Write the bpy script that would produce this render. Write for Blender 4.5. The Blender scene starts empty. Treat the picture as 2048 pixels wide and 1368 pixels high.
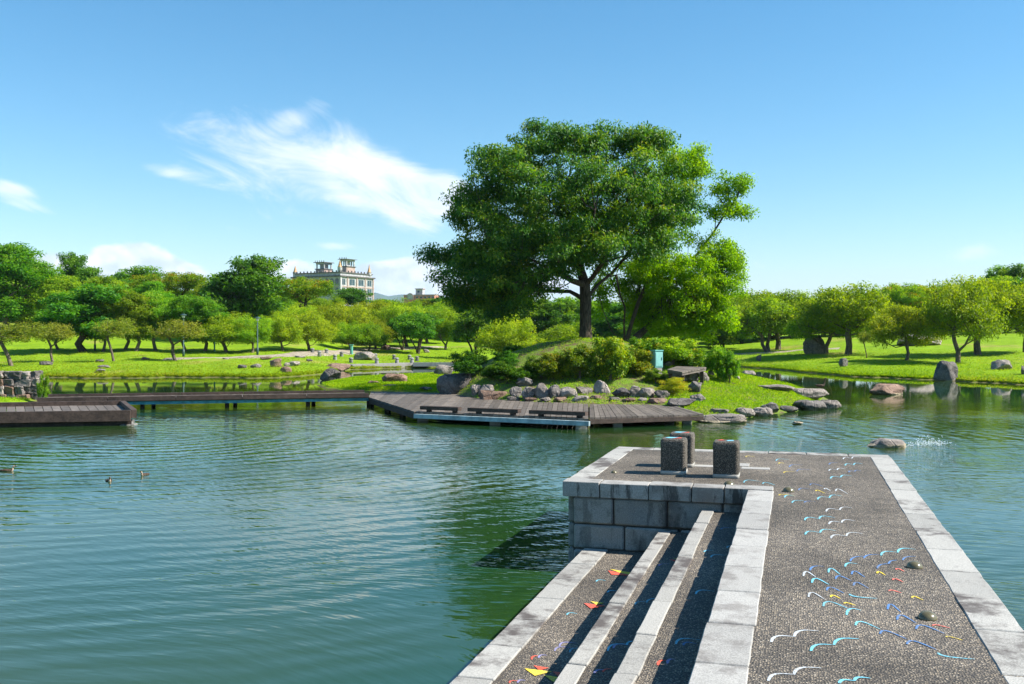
import bpy, bmesh, math, random
import numpy as np
from mathutils import Vector, Matrix, noise as mnoise

# ------------------------------------------------------------------ camera, sky, sun, exposure
TH = math.radians(15.9)          # the pier runs along +Y; the camera looks 15.9 degrees left of it
FPX = 1991.0                     # focal length in pixels of the 2048 px wide photograph (35 mm)
CZ = 2.53                        # eye height above the water
HOR = 668.0
ct, st = math.cos(TH), math.sin(TH)
scene = bpy.context.scene
C = scene.collection
cam = bpy.data.cameras.new('camera')
cam.lens = 35.0; cam.sensor_width = 36.0
cam.shift_y = -(684.0 - HOR) / 2048.0
cam.clip_start = 0.1; cam.clip_end = 30000
cam_ob = bpy.data.objects.new('camera', cam); C.objects.link(cam_ob)
cam_ob.location = (0, 0, CZ); cam_ob.rotation_euler = (math.pi / 2, 0, TH)
scene.camera = cam_ob

SUN_AZ_VEC = Vector((1.0, 0.15, 0)).normalized()
SUN_EL = math.radians(43)
sun_dir = Vector((SUN_AZ_VEC.x * math.cos(SUN_EL), SUN_AZ_VEC.y * math.cos(SUN_EL), math.sin(SUN_EL)))
sl = bpy.data.lights.new('sun', 'SUN'); sl.energy = 5.0; sl.angle = math.radians(0.5); sl.color = (1.0, 0.94, 0.84)
so = bpy.data.objects.new('sun', sl); C.objects.link(so)
so.rotation_euler = (-sun_dir).to_track_quat('-Z', 'Y').to_euler(); so.location = (30, 10, 40)
scene.view_settings.view_transform = 'Standard'; scene.view_settings.look = 'None'
scene.view_settings.exposure = 1.1; scene.view_settings.gamma = 1.0; scene.view_settings.use_curve_mapping = False
scene.render.engine = 'CYCLES'
scene.cycles.max_bounces = 8; scene.cycles.diffuse_bounces = 5; scene.cycles.glossy_bounces = 3
scene.cycles.transmission_bounces = 6; scene.cycles.transparent_max_bounces = 8
scene.cycles.caustics_reflective = False; scene.cycles.caustics_refractive = False
scene.cycles.use_denoising = True


def nd(nt, typ, ins=None, **attrs):
    n = nt.nodes.new(typ)
    for k, v in attrs.items():
        setattr(n, k, v)
    for k, v in (ins or {}).items():
        s = n.inputs[k]
        if isinstance(v, bpy.types.NodeSocket):
            nt.links.new(v, s)
        else:
            if isinstance(v, tuple) and len(v) == 3 and s.type == 'RGBA':
                v = v + (1.0,)
            s.default_value = v
    return n


def m1(nt, op, a, b=0.0, c=None, clamp=False):
    ins = {0: a, 1: b}
    if c is not None:
        ins[2] = c
    return nd(nt, 'ShaderNodeMath', ins, operation=op, use_clamp=clamp).outputs[0]


def mapr(nt, v, a, b, c=0.0, d=1.0, smooth=True):
    return nd(nt, 'ShaderNodeMapRange', {0: v, 1: a, 2: b, 3: c, 4: d}, interpolation_type='SMOOTHSTEP' if smooth else 'LINEAR').outputs[0]


def mixc(nt, f, a, b):
    n = nd(nt, 'ShaderNodeMix', {0: f}, data_type='RGBA')
    for i, v in ((6, a), (7, b)):
        if isinstance(v, bpy.types.NodeSocket):
            nt.links.new(v, n.inputs[i])
        else:
            n.inputs[i].default_value = tuple(v) + (1.0,) if len(v) == 3 else v
    return n.outputs[2]


def ramp(nt, f, stops):
    n = nd(nt, 'ShaderNodeValToRGB', {0: f})
    e = n.color_ramp.elements
    while len(e) < len(stops):
        e.new(0.5)
    for el, (p, c) in zip(e, stops):
        el.position = p; el.color = tuple(c) + (1.0,)
    return n.outputs[0]


# ---- world
world = bpy.data.worlds.new('World'); scene.world = world; world.use_nodes = True
wt = world.node_tree; wt.nodes.clear()
sky = nd(wt, 'ShaderNodeTexSky', sky_type='NISHITA')
sky.sun_disc = False; sky.sun_elevation = SUN_EL
sky.sun_rotation = math.atan2(SUN_AZ_VEC.x, SUN_AZ_VEC.y)
sky.altitude = 0; sky.air_density = 1.0; sky.dust_density = 0.25; sky.ozone_density = 3.0
hs = nd(wt, 'ShaderNodeHueSaturation', {'Hue': 0.489, 'Saturation': 1.3, 'Value': 0.84, 'Color': sky.outputs[0]})
tc = nd(wt, 'ShaderNodeTexCoord')
sep = nd(wt, 'ShaderNodeSeparateXYZ', {0: tc.outputs['Generated']})
dR = m1(wt, 'ADD', m1(wt, 'MULTIPLY', sep.outputs[0], ct), m1(wt, 'MULTIPLY', sep.outputs[1], st))
dF = m1(wt, 'ADD', m1(wt, 'MULTIPLY', sep.outputs[0], -st), m1(wt, 'MULTIPLY', sep.outputs[1], ct))
az = m1(wt, 'ARCTAN2', dR, dF)
el = m1(wt, 'ARCSINE', sep.outputs[2])
ae = nd(wt, 'ShaderNodeCombineXYZ', {0: az, 1: el}).outputs[0]


def ang(u, v):
    a = math.atan((u - 1024) / FPX)
    return a, math.atan((HOR - v) / FPX * math.cos(a))


def sky_mask(u, v, ru, rv, rot=0.0, inner=0.0):
    a, e = ang(u, v)
    d = nd(wt, 'ShaderNodeVectorMath', {0: ae, 1: (a, e, 0)}, operation='SUBTRACT').outputs[0]
    r = nd(wt, 'ShaderNodeVectorRotate', {'Vector': d, 'Angle': rot}, rotation_type='Z_AXIS').outputs[0]
    s = nd(wt, 'ShaderNodeVectorMath', {0: r, 1: (FPX / ru, FPX / rv, 0)}, operation='MULTIPLY').outputs[0]
    l = nd(wt, 'ShaderNodeVectorMath', {0: s}, operation='LENGTH').outputs['Value']
    return mapr(wt, l, inner, 1.0, 1.0, 0.0)


def sky_noise(rot, sx, sy, scale, detail, rough, dist, off):
    r = nd(wt, 'ShaderNodeVectorRotate', {'Vector': ae, 'Angle': rot}, rotation_type='Z_AXIS').outputs[0]
    s = nd(wt, 'ShaderNodeVectorMath', {0: r, 1: (sx, sy, 1)}, operation='MULTIPLY').outputs[0]
    o = nd(wt, 'ShaderNodeVectorMath', {0: s, 1: (off, off * 0.7, off * 0.3)}, operation='ADD').outputs[0]
    return nd(wt, 'ShaderNodeTexNoise', {'Vector': o, 'Scale': scale, 'Detail': detail, 'Roughness': rough, 'Distortion': dist}).outputs[0]


def addm(*v):
    r = v[0]
    for x in v[1:]:
        r = m1(wt, 'ADD', r, x)
    return r


# high thin cirrus
cn = sky_noise(0.25, 1.0, 2.3, 9.5, 10, 0.66, 0.75, 3.1)
cm = addm(sky_mask(620, 335, 430, 165, 0.2, 0.1), m1(wt, 'MULTIPLY', sky_mask(830, 395, 230, 100, 0.3, 0.1), 0.9),
          m1(wt, 'MULTIPLY', sky_mask(915, 375, 75, 60, 0.0, 0.1), 0.6), m1(wt, 'MULTIPLY', sky_mask(20, 380, 95, 38, 0.1), 0.9),
          m1(wt, 'MULTIPLY', sky_mask(60, 418, 95, 22, 0.12), 0.7), m1(wt, 'MULTIPLY', sky_mask(345, 348, 130, 26, 0.25), 0.55),
          m1(wt, 'MULTIPLY', sky_mask(670, 493, 85, 18, 0.05), 0.9), m1(wt, 'MULTIPLY', sky_mask(1945, 505, 120, 38, 0.0), 0.75),
          m1(wt, 'MULTIPLY', sky_mask(600, 225, 120, 40, -0.5), 0.35), m1(wt, 'MULTIPLY', sky_mask(20, 75, 60, 22, 0.2), 0.35))
thin_all = m1(wt, 'MULTIPLY', mapr(wt, sky_noise(0.3, 1.0, 2.0, 2.2, 4, 0.5, 0.3, 9.7), 0.62, 0.8), 0.12)
cd = mapr(wt, m1(wt, 'ADD', cn, m1(wt, 'MULTIPLY', m1(wt, 'MINIMUM', m1(wt, 'ADD', cm, thin_all), 1.15), 0.48)), 0.71, 1.16, 0.0, 0.95)
# low cumulus along the horizon
un = sky_noise(0.0, 1.0, 1.35, 21.0, 9, 0.55, 0.1, 1.7)
um = addm(sky_mask(265, 530, 150, 60, 0.0, 0.3), m1(wt, 'MULTIPLY', sky_mask(385, 555, 80, 42), 0.8), m1(wt, 'MULTIPLY', sky_mask(575, 545, 110, 42), 0.85),
          m1(wt, 'MULTIPLY', sky_mask(810, 570, 120, 80, 0.0, 0.35), 1.0), m1(wt, 'MULTIPLY', sky_mask(740, 545, 90, 40), 0.7),
          m1(wt, 'MULTIPLY', sky_mask(1100, 575, 130, 40), 0.8), m1(wt, 'MULTIPLY', sky_mask(95, 520, 80, 30), 0.6))
band = m1(wt, 'MULTIPLY', mapr(wt, el, 0.0, 0.035, 1.0, 0.0), 0.25)
ud = mapr(wt, m1(wt, 'ADD', un, m1(wt, 'MULTIPLY', m1(wt, 'MINIMUM', m1(wt, 'ADD', um, band), 1.1), 0.52)), 0.64, 0.84, 0.0, 0.95)
ud = m1(wt, 'MULTIPLY', ud, mapr(wt, el, 0.085, 0.13, 1.0, 0.0))
shade = mapr(wt, sky_noise(0.0, 1.0, 1.3, 26.0, 5, 0.5, 0.0, 4.4), 0.35, 0.7)
ccol = mixc(wt, shade, (3.7, 4.3, 5.1), (6.6, 6.7, 6.8))
c1 = mixc(wt, cd, hs.outputs[0], (5.6, 5.8, 6.0))
c2 = mixc(wt, ud, c1, ccol)
bg = nd(wt, 'ShaderNodeBackground', {'Color': c2, 'Strength': 0.1})
nd(wt, 'ShaderNodeOutputWorld', {0: bg.outputs[0]})

# ------------------------------------------------------------------ helpers: places
def Q(u, d):
    """ground-plan point seen in column u at camera depth d"""
    cx = (u - 1024) / FPX * d
    return cx * ct - d * st, cx * st + d * ct


def P(u, v, z=0.0):
    """point of height z seen at pixel u, v"""
    d = (CZ - z) * FPX / (v - HOR)
    x, y = Q(u, d)
    return Vector((x, y, z))


def zat(v, d):
    return CZ - (v - HOR) * d / FPX


def ud_of(x, y):
    d = -x * st + y * ct
    return 1024 + FPX * (x * ct + y * st) / np.maximum(d, 0.5), d


# ------------------------------------------------------------------ helpers: objects
def link(o, parent=None):
    C.objects.link(o)
    if parent is not None:
        o.parent = parent
    return o


def tag(o, label, cat, group=None, kind=None):
    if label: o['label'] = label
    if cat: o['category'] = cat
    if group: o['group'] = group
    if kind: o['kind'] = kind
    return o


def empty(name, loc=(0, 0, 0), rz=0.0):
    o = bpy.data.objects.new(name, None); o.empty_display_size = 0.2
    C.objects.link(o); o.location = loc; o.rotation_euler = (0, 0, rz)
    return o


def obj(name, me, material, parent=None, smooth=False):
    if isinstance(me, bmesh.types.BMesh):
        b = me; me = bpy.data.meshes.new(name); b.to_mesh(me); b.free()
    if material is not None and len(me.materials) == 0:
        me.materials.append(material)
    if smooth:
        me.polygons.foreach_set('use_smooth', [True] * len(me.polygons))
    return link(bpy.data.objects.new(name, me), parent)


def pyd(name, verts, faces):
    me = bpy.data.meshes.new(name); me.from_pydata(verts, [], faces); me.update()
    return me


def add_box(bm, x0, x1, y0, y1, z0, z1, bev=0.0):
    r = bmesh.ops.create_cube(bm, size=1.0)
    vs = r['verts']
    for v in vs:
        v.co = Vector((x0 + (v.co.x + .5) * (x1 - x0), y0 + (v.co.y + .5) * (y1 - y0), z0 + (v.co.z + .5) * (z1 - z0)))
    if bev > 0:
        es = list({e for v in vs for e in v.link_edges})
        bmesh.ops.bevel(bm, geom=es, offset=bev, segments=1, affect='EDGES')
    return bm


def boxm(x0, x1, y0, y1, z0, z1, bev=0.0):
    return add_box(bmesh.new(), x0, x1, y0, y1, z0, z1, bev)


def hexa(bot, top):
    """mesh data of a six-sided block: four bottom and four top corners"""
    return [tuple(p) for p in bot] + [tuple(p) for p in top], [(3, 2, 1, 0), (4, 5, 6, 7), (0, 1, 5, 4), (1, 2, 6, 5), (2, 3, 7, 6), (3, 0, 4, 7)]


def prism(name, pts, z0, z1):
    """vertical prism on a counter-clockwise plan"""
    n = len(pts)
    v = [(p[0], p[1], z0) for p in pts] + [(p[0], p[1], z1) for p in pts]
    f = [tuple(range(n - 1, -1, -1)), tuple(range(n, 2 * n))] + [(i, (i + 1) % n, n + (i + 1) % n, n + i) for i in range(n)]
    return pyd(name, v, f)


def tube(bm, pts, radii, seg=8, cap=True):
    rings = []
    ref = Vector((0.31, 0.87, 0.38)).normalized()
    for i, p in enumerate(pts):
        p = Vector(p)
        d = (Vector(pts[min(i + 1, len(pts) - 1)]) - Vector(pts[max(i - 1, 0)])).normalized()
        a = d.cross(ref)
        a = a.normalized() if a.length > 1e-4 else Vector((1, 0, 0))
        b = d.cross(a).normalized()
        rings.append([bm.verts.new(p + (a * math.cos(2 * math.pi * k / seg) + b * math.sin(2 * math.pi * k / seg)) * radii[i]) for k in range(seg)])
    for r0, r1 in zip(rings, rings[1:]):
        for k in range(seg):
            bm.faces.new((r0[k], r0[(k + 1) % seg], r1[(k + 1) % seg], r1[k]))
    if cap:
        bm.faces.new(rings[0][::-1]); bm.faces.new(rings[-1])
    return bm


def lathe(bm, prof, seg=16, cx=0.0, cy=0.0):
    rings = [[bm.verts.new((cx + r * math.cos(2 * math.pi * k / seg), cy + r * math.sin(2 * math.pi * k / seg), z)) for k in range(seg)] for r, z in prof]
    for r0, r1 in zip(rings, rings[1:]):
        for k in range(seg):
            bm.faces.new((r0[k], r0[(k + 1) % seg], r1[(k + 1) % seg], r1[k]))
    bm.faces.new(rings[0][::-1]); bm.faces.new(rings[-1])
    return bm


# ------------------------------------------------------------------ materials
def newmat(name):
    m = bpy.data.materials.new(name); m.use_nodes = True
    nt = m.node_tree; b = nt.nodes['Principled BSDF']
    b.inputs['Roughness'].default_value = 0.85
    b.inputs['Specular IOR Level'].default_value = 0.3
    return m, nt, b


def wpos(nt):
    return nd(nt, 'ShaderNodeNewGeometry').outputs['Position']


def noise(nt, vec, scale, detail=4, rough=0.55, dist=0.0):
    return nd(nt, 'ShaderNodeTexNoise', {'Vector': vec, 'Scale': scale, 'Detail': detail, 'Roughness': rough, 'Distortion': dist}).outputs[0]


def bump(nt, b, h, strength, dist):
    n = nd(nt, 'ShaderNodeBump', {'Height': h, 'Strength': strength, 'Distance': dist})
    nt.links.new(n.outputs[0], b.inputs['Normal'])


def setc(nt, b, c):
    nt.links.new(c, b.inputs['Base Color'])


def orand(nt):
    return nd(nt, 'ShaderNodeObjectInfo').outputs['Random']


def plain(name, col, rough=0.7, spec=0.3, var=0.25, scale=12.0, metal=0.0):
    m, nt, b = newmat(name)
    n = noise(nt, wpos(nt), scale, 5)
    setc(nt, b, mixc(nt, mapr(nt, n, 0.3, 0.7), tuple(c * (1 - var) for c in col), tuple(min(1, c * (1 + var)) for c in col)))
    b.inputs['Roughness'].default_value = rough; b.inputs['Specular IOR Level'].default_value = spec; b.inputs['Metallic'].default_value = metal
    return m


def leafmat(name, cols, trans=0.45, spec=0.35, rough=0.5):
    """leaf faces: colour varies from leaf to leaf and a little from plant to plant"""
    m = bpy.data.materials.new(name); m.use_nodes = True
    nt = m.node_tree; b = nt.nodes['Principled BSDF']; out = nt.nodes['Material Output']
    a = nd(nt, 'ShaderNodeAttribute', attribute_name='rnd').outputs['Fac']
    k = len(cols)
    col = ramp(nt, a, [(i / max(1, k - 1), c) for i, c in enumerate(cols)])
    r = orand(nt)
    col = nd(nt, 'ShaderNodeHueSaturation', {'Hue': mapr(nt, r, 0, 1, 0.472, 0.52, False), 'Value': mapr(nt, m1(nt, 'FRACT', m1(nt, 'MULTIPLY', r, 7.31)), 0, 1, 0.75, 1.25, False), 'Color': col}).outputs[0]
    setc(nt, b, col)
    b.inputs['Roughness'].default_value = rough; b.inputs['Specular IOR Level'].default_value = spec
    tcol = nd(nt, 'ShaderNodeHueSaturation', {'Hue': 0.488, 'Saturation': 1.08, 'Value': 1.9, 'Color': col}).outputs[0]
    t = nd(nt, 'ShaderNodeBsdfTranslucent', {'Color': tcol})
    mx = nd(nt, 'ShaderNodeMixShader', {0: trans, 1: b.outputs[0], 2: t.outputs[0]})
    nt.links.new(mx.outputs[0], out.inputs[0])
    return m


def bark(name, c0, c1):
    m, nt, b = newmat(name)
    tcn = nd(nt, 'ShaderNodeTexCoord').outputs['Object']
    v = nd(nt, 'ShaderNodeVectorMath', {0: tcn, 1: (9, 9, 1.6)}, operation='MULTIPLY').outputs[0]
    n = noise(nt, v, 2.5, 7, 0.65, 0.4)
    setc(nt, b, mixc(nt, mapr(nt, n, 0.32, 0.68), c0, c1))
    bump(nt, b, n, 0.9, 0.05)
    b.inputs['Roughness'].default_value = 0.95
    return m


M = {}
M['bark_dark'] = bark('bark_dark', (0.022, 0.016, 0.012), (0.10, 0.075, 0.055))
M['bark_grey'] = bark('bark_grey', (0.05, 0.04, 0.03), (0.20, 0.16, 0.12))
M['leaf_hero'] = leafmat('leaf_hero', [(0.022, 0.08, 0.018), (0.045, 0.135, 0.018), (0.10, 0.20, 0.016), (0.18, 0.26, 0.018), (0.27, 0.2, 0.035)], 0.4, 0.3, 0.48)
M['leaf_bright'] = leafmat('leaf_bright', [(0.06, 0.24, 0.008), (0.105, 0.33, 0.008), (0.155, 0.39, 0.01), (0.22, 0.38, 0.014)], 0.6, 0.2)
M['leaf_yellowgreen'] = leafmat('leaf_yellowgreen', [(0.10, 0.19, 0.014), (0.17, 0.29, 0.014), (0.25, 0.36, 0.018), (0.33, 0.38, 0.03)], 0.45, 0.2)
M['leaf_mid'] = leafmat('leaf_mid', [(0.06, 0.16, 0.014), (0.115, 0.25, 0.014), (0.18, 0.31, 0.018), (0.27, 0.34, 0.06)], 0.48, 0.2)
M['leaf_dark'] = leafmat('leaf_dark', [(0.026, 0.09, 0.014), (0.055, 0.155, 0.014), (0.10, 0.22, 0.014), (0.17, 0.26, 0.02)], 0.42, 0.22, 0.5)
M['leaf_olive'] = leafmat('leaf_olive', [(0.09, 0.14, 0.022), (0.15, 0.2, 0.022), (0.2, 0.25, 0.025), (0.25, 0.22, 0.03)], 0.42, 0.2)
M['leaf_flame'] = leafmat('leaf_flame', [(0.06, 0.16, 0.01), (0.11, 0.24, 0.01), (0.18, 0.28, 0.012), (0.38, 0.12, 0.015)], 0.45, 0.2)
M['leaf_shrub'] = leafmat('leaf_shrub', [(0.03, 0.09, 0.01), (0.10, 0.20, 0.012), (0.22, 0.32, 0.014), (0.40, 0.30, 0.03)], 0.38, 0.25)
M['leaf_juniper'] = leafmat('leaf_juniper', [(0.14, 0.2, 0.008), (0.26, 0.3, 0.01), (0.38, 0.34, 0.02), (0.38, 0.22, 0.02)], 0.35, 0.2)
M['blade'] = leafmat('blade', [(0.11, 0.23, 0.006), (0.18, 0.32, 0.006), (0.26, 0.38, 0.012), (0.34, 0.33, 0.05)], 0.4, 0.1, 0.6)

# lawn / terrain
m, nt, b = newmat('lawn'); M['lawn'] = m
p = wpos(nt)
n1 = noise(nt, p, 0.16, 5, 0.6); n2 = noise(nt, p, 3.0, 6, 0.7); n3 = noise(nt, p, 22.0, 3, 0.7)
g = mixc(nt, mapr(nt, n2, 0.3, 0.7), (0.15, 0.27, 0.006), (0.22, 0.34, 0.012))
g = mixc(nt, m1(nt, 'MULTIPLY', mapr(nt, n1, 0.54, 0.68), 0.7), g, (0.31, 0.26, 0.075))
g = mixc(nt, m1(nt, 'MULTIPLY', mapr(nt, noise(nt, p, 0.45, 6, 0.7), 0.46, 0.66), 0.6), g, (0.085, 0.17, 0.008))
g = mixc(nt, m1(nt, 'MULTIPLY', mapr(nt, n3, 0.45, 0.75), 0.35), g, (0.08, 0.16, 0.006))
sz = nd(nt, 'ShaderNodeSeparateXYZ', {0: p}).outputs[2]
mud = mapr(nt, m1(nt, 'ADD', sz, m1(nt, 'MULTIPLY', n2, 0.12)), 0.06, 0.14, 1.0, 0.0)
setc(nt, b, mixc(nt, mud, g, (0.10, 0.085, 0.04)))
bump(nt, b, m1(nt, 'ADD', n2, n3), 0.35, 0.08)
b.inputs['Roughness'].default_value = 0.95; b.inputs['Specular IOR Level'].default_value = 0.1

m, nt, b = newmat('earth'); M['earth'] = m
p = wpos(nt); n2 = noise(nt, p, 2.2, 6, 0.7)
g = mixc(nt, mapr(nt, n2, 0.36, 0.6), (0.11, 0.08, 0.04), (0.12, 0.21, 0.012))
g = mixc(nt, m1(nt, 'MULTIPLY', mapr(nt, noise(nt, p, 0.7, 4), 0.5, 0.66), 0.7), g, (0.20, 0.15, 0.075))
setc(nt, b, g); bump(nt, b, noise(nt, p, 14, 5), 0.8, 0.06)
b.inputs['Roughness'].default_value = 0.95

m, nt, b = newmat('path_gravel'); M['gravel'] = m
p = wpos(nt); n = noise(nt, p, 2.0, 8, 0.7)
setc(nt, b, mixc(nt, mapr(nt, n, 0.35, 0.65), (0.22, 0.18, 0.13), (0.38, 0.33, 0.26))); bump(nt, b, n, 0.5, 0.05)

# water: turbid green pond with wind ripples
m, nt, b = newmat('water'); M['water'] = m
p = wpos(nt)
warp = nd(nt, 'ShaderNodeTexNoise', {'Vector': p, 'Scale': 0.12, 'Detail': 2}).outputs['Color']
wv = nd(nt, 'ShaderNodeVectorMath', {0: nd(nt, 'ShaderNodeVectorMath', {0: warp, 1: (0.5, 0.5, 0.5)}, operation='SUBTRACT').outputs[0], 1: (5.0, 5.0, 0)}, operation='MULTIPLY').outputs[0]
pw = nd(nt, 'ShaderNodeVectorMath', {0: p, 1: wv}, operation='ADD').outputs[0]
def rip(rot, sx, sy, scale, detail):
    r = nd(nt, 'ShaderNodeVectorRotate', {'Vector': pw, 'Angle': rot}, rotation_type='Z_AXIS').outputs[0]
    s = nd(nt, 'ShaderNodeVectorMath', {0: r, 1: (sx, sy, 1)}, operation='MULTIPLY').outputs[0]
    return noise(nt, s, scale, detail, 0.5, 0.2)
r1 = rip(-0.40, 0.5, 1.3, 3.0, 1); r2 = rip(0.2, 0.45, 1.3, 7.5, 2); r3 = rip(-0.9, 0.6, 1.1, 1.0, 0)
hgt = m1(nt, 'ADD', m1(nt, 'ADD', m1(nt, 'MULTIPLY', r1, 0.5), m1(nt, 'MULTIPLY', r2, 0.36)), m1(nt, 'MULTIPLY', r3, 0.5))
rc = nd(nt, 'ShaderNodeVectorMath', {0: p, 1: (-15.0, 21.0, 0.0)}, operation='SUBTRACT').outputs[0]
rw = nd(nt, 'ShaderNodeTexWave', {'Vector': rc, 'Scale': 0.62, 'Distortion': 7.0, 'Detail': 2.0, 'Detail Scale': 0.55, 'Detail Roughness': 0.5}, wave_type='RINGS', rings_direction='Z', wave_profile='SIN').outputs['Fac']
hgt = m1(nt, 'ADD', hgt, m1(nt, 'MULTIPLY', rw, 0.22))
sy_ = nd(nt, 'ShaderNodeSeparateXYZ', {0: p})
dep = m1(nt, 'ADD', m1(nt, 'MULTIPLY', sy_.outputs[0], -st), m1(nt, 'MULTIPLY', sy_.outputs[1], ct))
calm = m1(nt, 'MULTIPLY', mapr(nt, dep, 21.0, 43.0, 1.0, 0.025), mapr(nt, dep, 5.0, 14.0, 0.42, 1.0))
gust = mapr(nt, noise(nt, p, 0.13, 3), 0.36, 0.62, 0.42, 1.1)
bn = nd(nt, 'ShaderNodeBump', {'Height': hgt, 'Strength': m1(nt, 'MULTIPLY', m1(nt, 'MULTIPLY', calm, gust), 0.36), 'Distance': 0.08})
nt.links.new(bn.outputs[0], b.inputs['Normal'])
setc(nt, b, mixc(nt, mapr(nt, noise(nt, p, 0.08, 2), 0.35, 0.65), (0.010, 0.046, 0.015), (0.036, 0.055, 0.003)))
b.inputs['Roughness'].default_value = 0.02; b.inputs['IOR'].default_value = 1.5; b.inputs['Specular IOR Level'].default_value = 0.55

# exposed-aggregate paving
def aggregate(name, scale, cols, dark):
    m, nt, b = newmat(name); p = wpos(nt)
    v = nd(nt, 'ShaderNodeTexVoronoi', {'Vector': p, 'Scale': scale, 'Randomness': 1.0})
    cr = nd(nt, 'ShaderNodeSeparateColor', {0: v.outputs['Color']}).outputs[0]
    col = ramp(nt, cr, cols)
    edge = mapr(nt, v.outputs['Distance'], 0.28, 0.62)
    col = mixc(nt, edge, col, dark)
    st_ = m1(nt, 'MULTIPLY', mapr(nt, noise(nt, p, 0.8, 6, 0.65), 0.33, 0.68, 0.68, 1.2), mapr(nt, noise(nt, p, 3.3, 5, 0.7), 0.3, 0.62, 0.82, 1.05))
    col = nd(nt, 'ShaderNodeMix', {0: 1.0, 6: col, 7: nd(nt, 'ShaderNodeCombineColor', {0: st_, 1: st_, 2: st_}).outputs[0]}, data_type='RGBA', blend_type='MULTIPLY').outputs[2]
    setc(nt, b, col)
    bump(nt, b, m1(nt, 'SUBTRACT', 1.0, v.outputs['Distance']), 0.8, 0.012)
    b.inputs['Roughness'].default_value = 0.75
    return m
PEB = [(0.0, (0.065, 0.056, 0.05)), (0.35, (0.15, 0.128, 0.104)), (0.6, (0.26, 0.215, 0.16)), (0.8, (0.38, 0.31, 0.22)), (1.0, (0.48, 0.42, 0.34))]
M['pebble'] = aggregate('pebble_paving', 80.0, PEB, (0.085, 0.075, 0.065))
M['pebble_fine'] = aggregate('pebble_fine', 135.0, [(0.0, (0.05, 0.045, 0.04)), (0.5, (0.2, 0.17, 0.13)), (1.0, (0.5, 0.44, 0.36))], (0.06, 0.055, 0.05))

def granite(name, c0, c1, stain, amount, sscale=1.1, drip=0.0):
    m, nt, b = newmat(name); p = wpos(nt)
    sp = noise(nt, p, 120.0, 3, 0.8); md = noise(nt, p, 5.0, 6, 0.65)
    col = mixc(nt, mapr(nt, sp, 0.3, 0.7), c0, c1)
    r = mapr(nt, orand(nt), 0, 1, 0.82, 1.1, False)
    col = nd(nt, 'ShaderNodeMix', {0: 1.0, 6: col, 7: nd(nt, 'ShaderNodeCombineColor', {0: r, 1: r, 2: m1(nt, 'MULTIPLY', r, 0.99)}).outputs[0]}, data_type='RGBA', blend_type='MULTIPLY').outputs[2]
    big = noise(nt, p, sscale, 7, 0.7)
    s = m1(nt, 'MULTIPLY', mapr(nt, m1(nt, 'ADD', m1(nt, 'MULTIPLY', big, 0.65), m1(nt, 'MULTIPLY', md, 0.4)), 0.505, 0.63), amount)
    fin = mixc(nt, s, col, stain)
    if drip:
        dv = nd(nt, 'ShaderNodeVectorMath', {0: p, 1: (5.5, 5.5, 1.1)}, operation='MULTIPLY').outputs[0]
        nz = nd(nt, 'ShaderNodeSeparateXYZ', {0: nd(nt, 'ShaderNodeNewGeometry').outputs['True Normal']}).outputs[2]
        dr = m1(nt, 'MULTIPLY', mapr(nt, noise(nt, dv, 1.0, 7, 0.72), 0.53, 0.6), mapr(nt, nz, 0.3, 0.6, drip, 0.0))
        fin = mixc(nt, dr, fin, (0.018, 0.015, 0.014))
    setc(nt, b, fin)
    bump(nt, b, m1(nt, 'ADD', md, m1(nt, 'MULTIPLY', sp, 0.3)), 0.5, 0.012)
    b.inputs['Roughness'].default_value = 0.8
    return m
M['coping'] = granite('coping_granite', (0.22, 0.215, 0.2), (0.45, 0.44, 0.415), (0.07, 0.058, 0.054), 0.92, 0.85)
M['coping_clean'] = granite('coping_granite_clean', (0.22, 0.215, 0.205), (0.43, 0.42, 0.4), (0.12, 0.105, 0.095), 0.6, 1.5, 0.7)
M['wallstone'] = granite('wall_granite', (0.15, 0.15, 0.145), (0.33, 0.325, 0.31), (0.045, 0.042, 0.038), 0.75, 1.6, 0.4)
M['mortar'] = plain('mortar', (0.09, 0.085, 0.08), 0.9)
M['concrete'] = granite('concrete', (0.26, 0.25, 0.23), (0.4, 0.39, 0.36), (0.12, 0.11, 0.09), 0.6, 0.8)

def rockmat(name, c0, c1, c2):
    m, nt, b = newmat(name); p = wpos(nt)
    o = orand(nt)
    n1 = noise(nt, p, 1.6, 8, 0.7, 0.3); n2 = noise(nt, p, 9.0, 6, 0.7)
    col = mixc(nt, mapr(nt, n1, 0.34, 0.66), c0, c1)
    col = mixc(nt, m1(nt, 'MULTIPLY', mapr(nt, n2, 0.52, 0.72), 0.7), col, c2)
    r = mapr(nt, o, 0, 1, 0.75, 1.2, False)
    col = nd(nt, 'ShaderNodeMix', {0: 1.0, 6: col, 7: nd(nt, 'ShaderNodeCombineColor', {0: r, 1: m1(nt, 'MULTIPLY', r, 0.98), 2: m1(nt, 'MULTIPLY', r, 0.96)}).outputs[0]}, data_type='RGBA', blend_type='MULTIPLY').outputs[2]
    z = nd(nt, 'ShaderNodeSeparateXYZ', {0: p}).outputs[2]
    wl = m1(nt, 'MULTIPLY', mapr(nt, m1(nt, 'ADD', z, m1(nt, 'MULTIPLY', n2, 0.06)), 0.07, 0.12, 1.0, 0.0), 0.8)
    setc(nt, b, mixc(nt, wl, col, (0.36, 0.30, 0.2)))
    cr = nd(nt, 'ShaderNodeTexVoronoi', {'Vector': p, 'Scale': 2.3}, feature='DISTANCE_TO_EDGE').outputs['Distance']
    bump(nt, b, m1(nt, 'ADD', m1(nt, 'ADD', n1, m1(nt, 'MULTIPLY', n2, 0.6)), mapr(nt, cr, 0.0, 0.06, -0.3, 0.0)), 0.9, 0.1)
    b.inputs['Roughness'].default_value = 0.9
    return m
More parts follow.
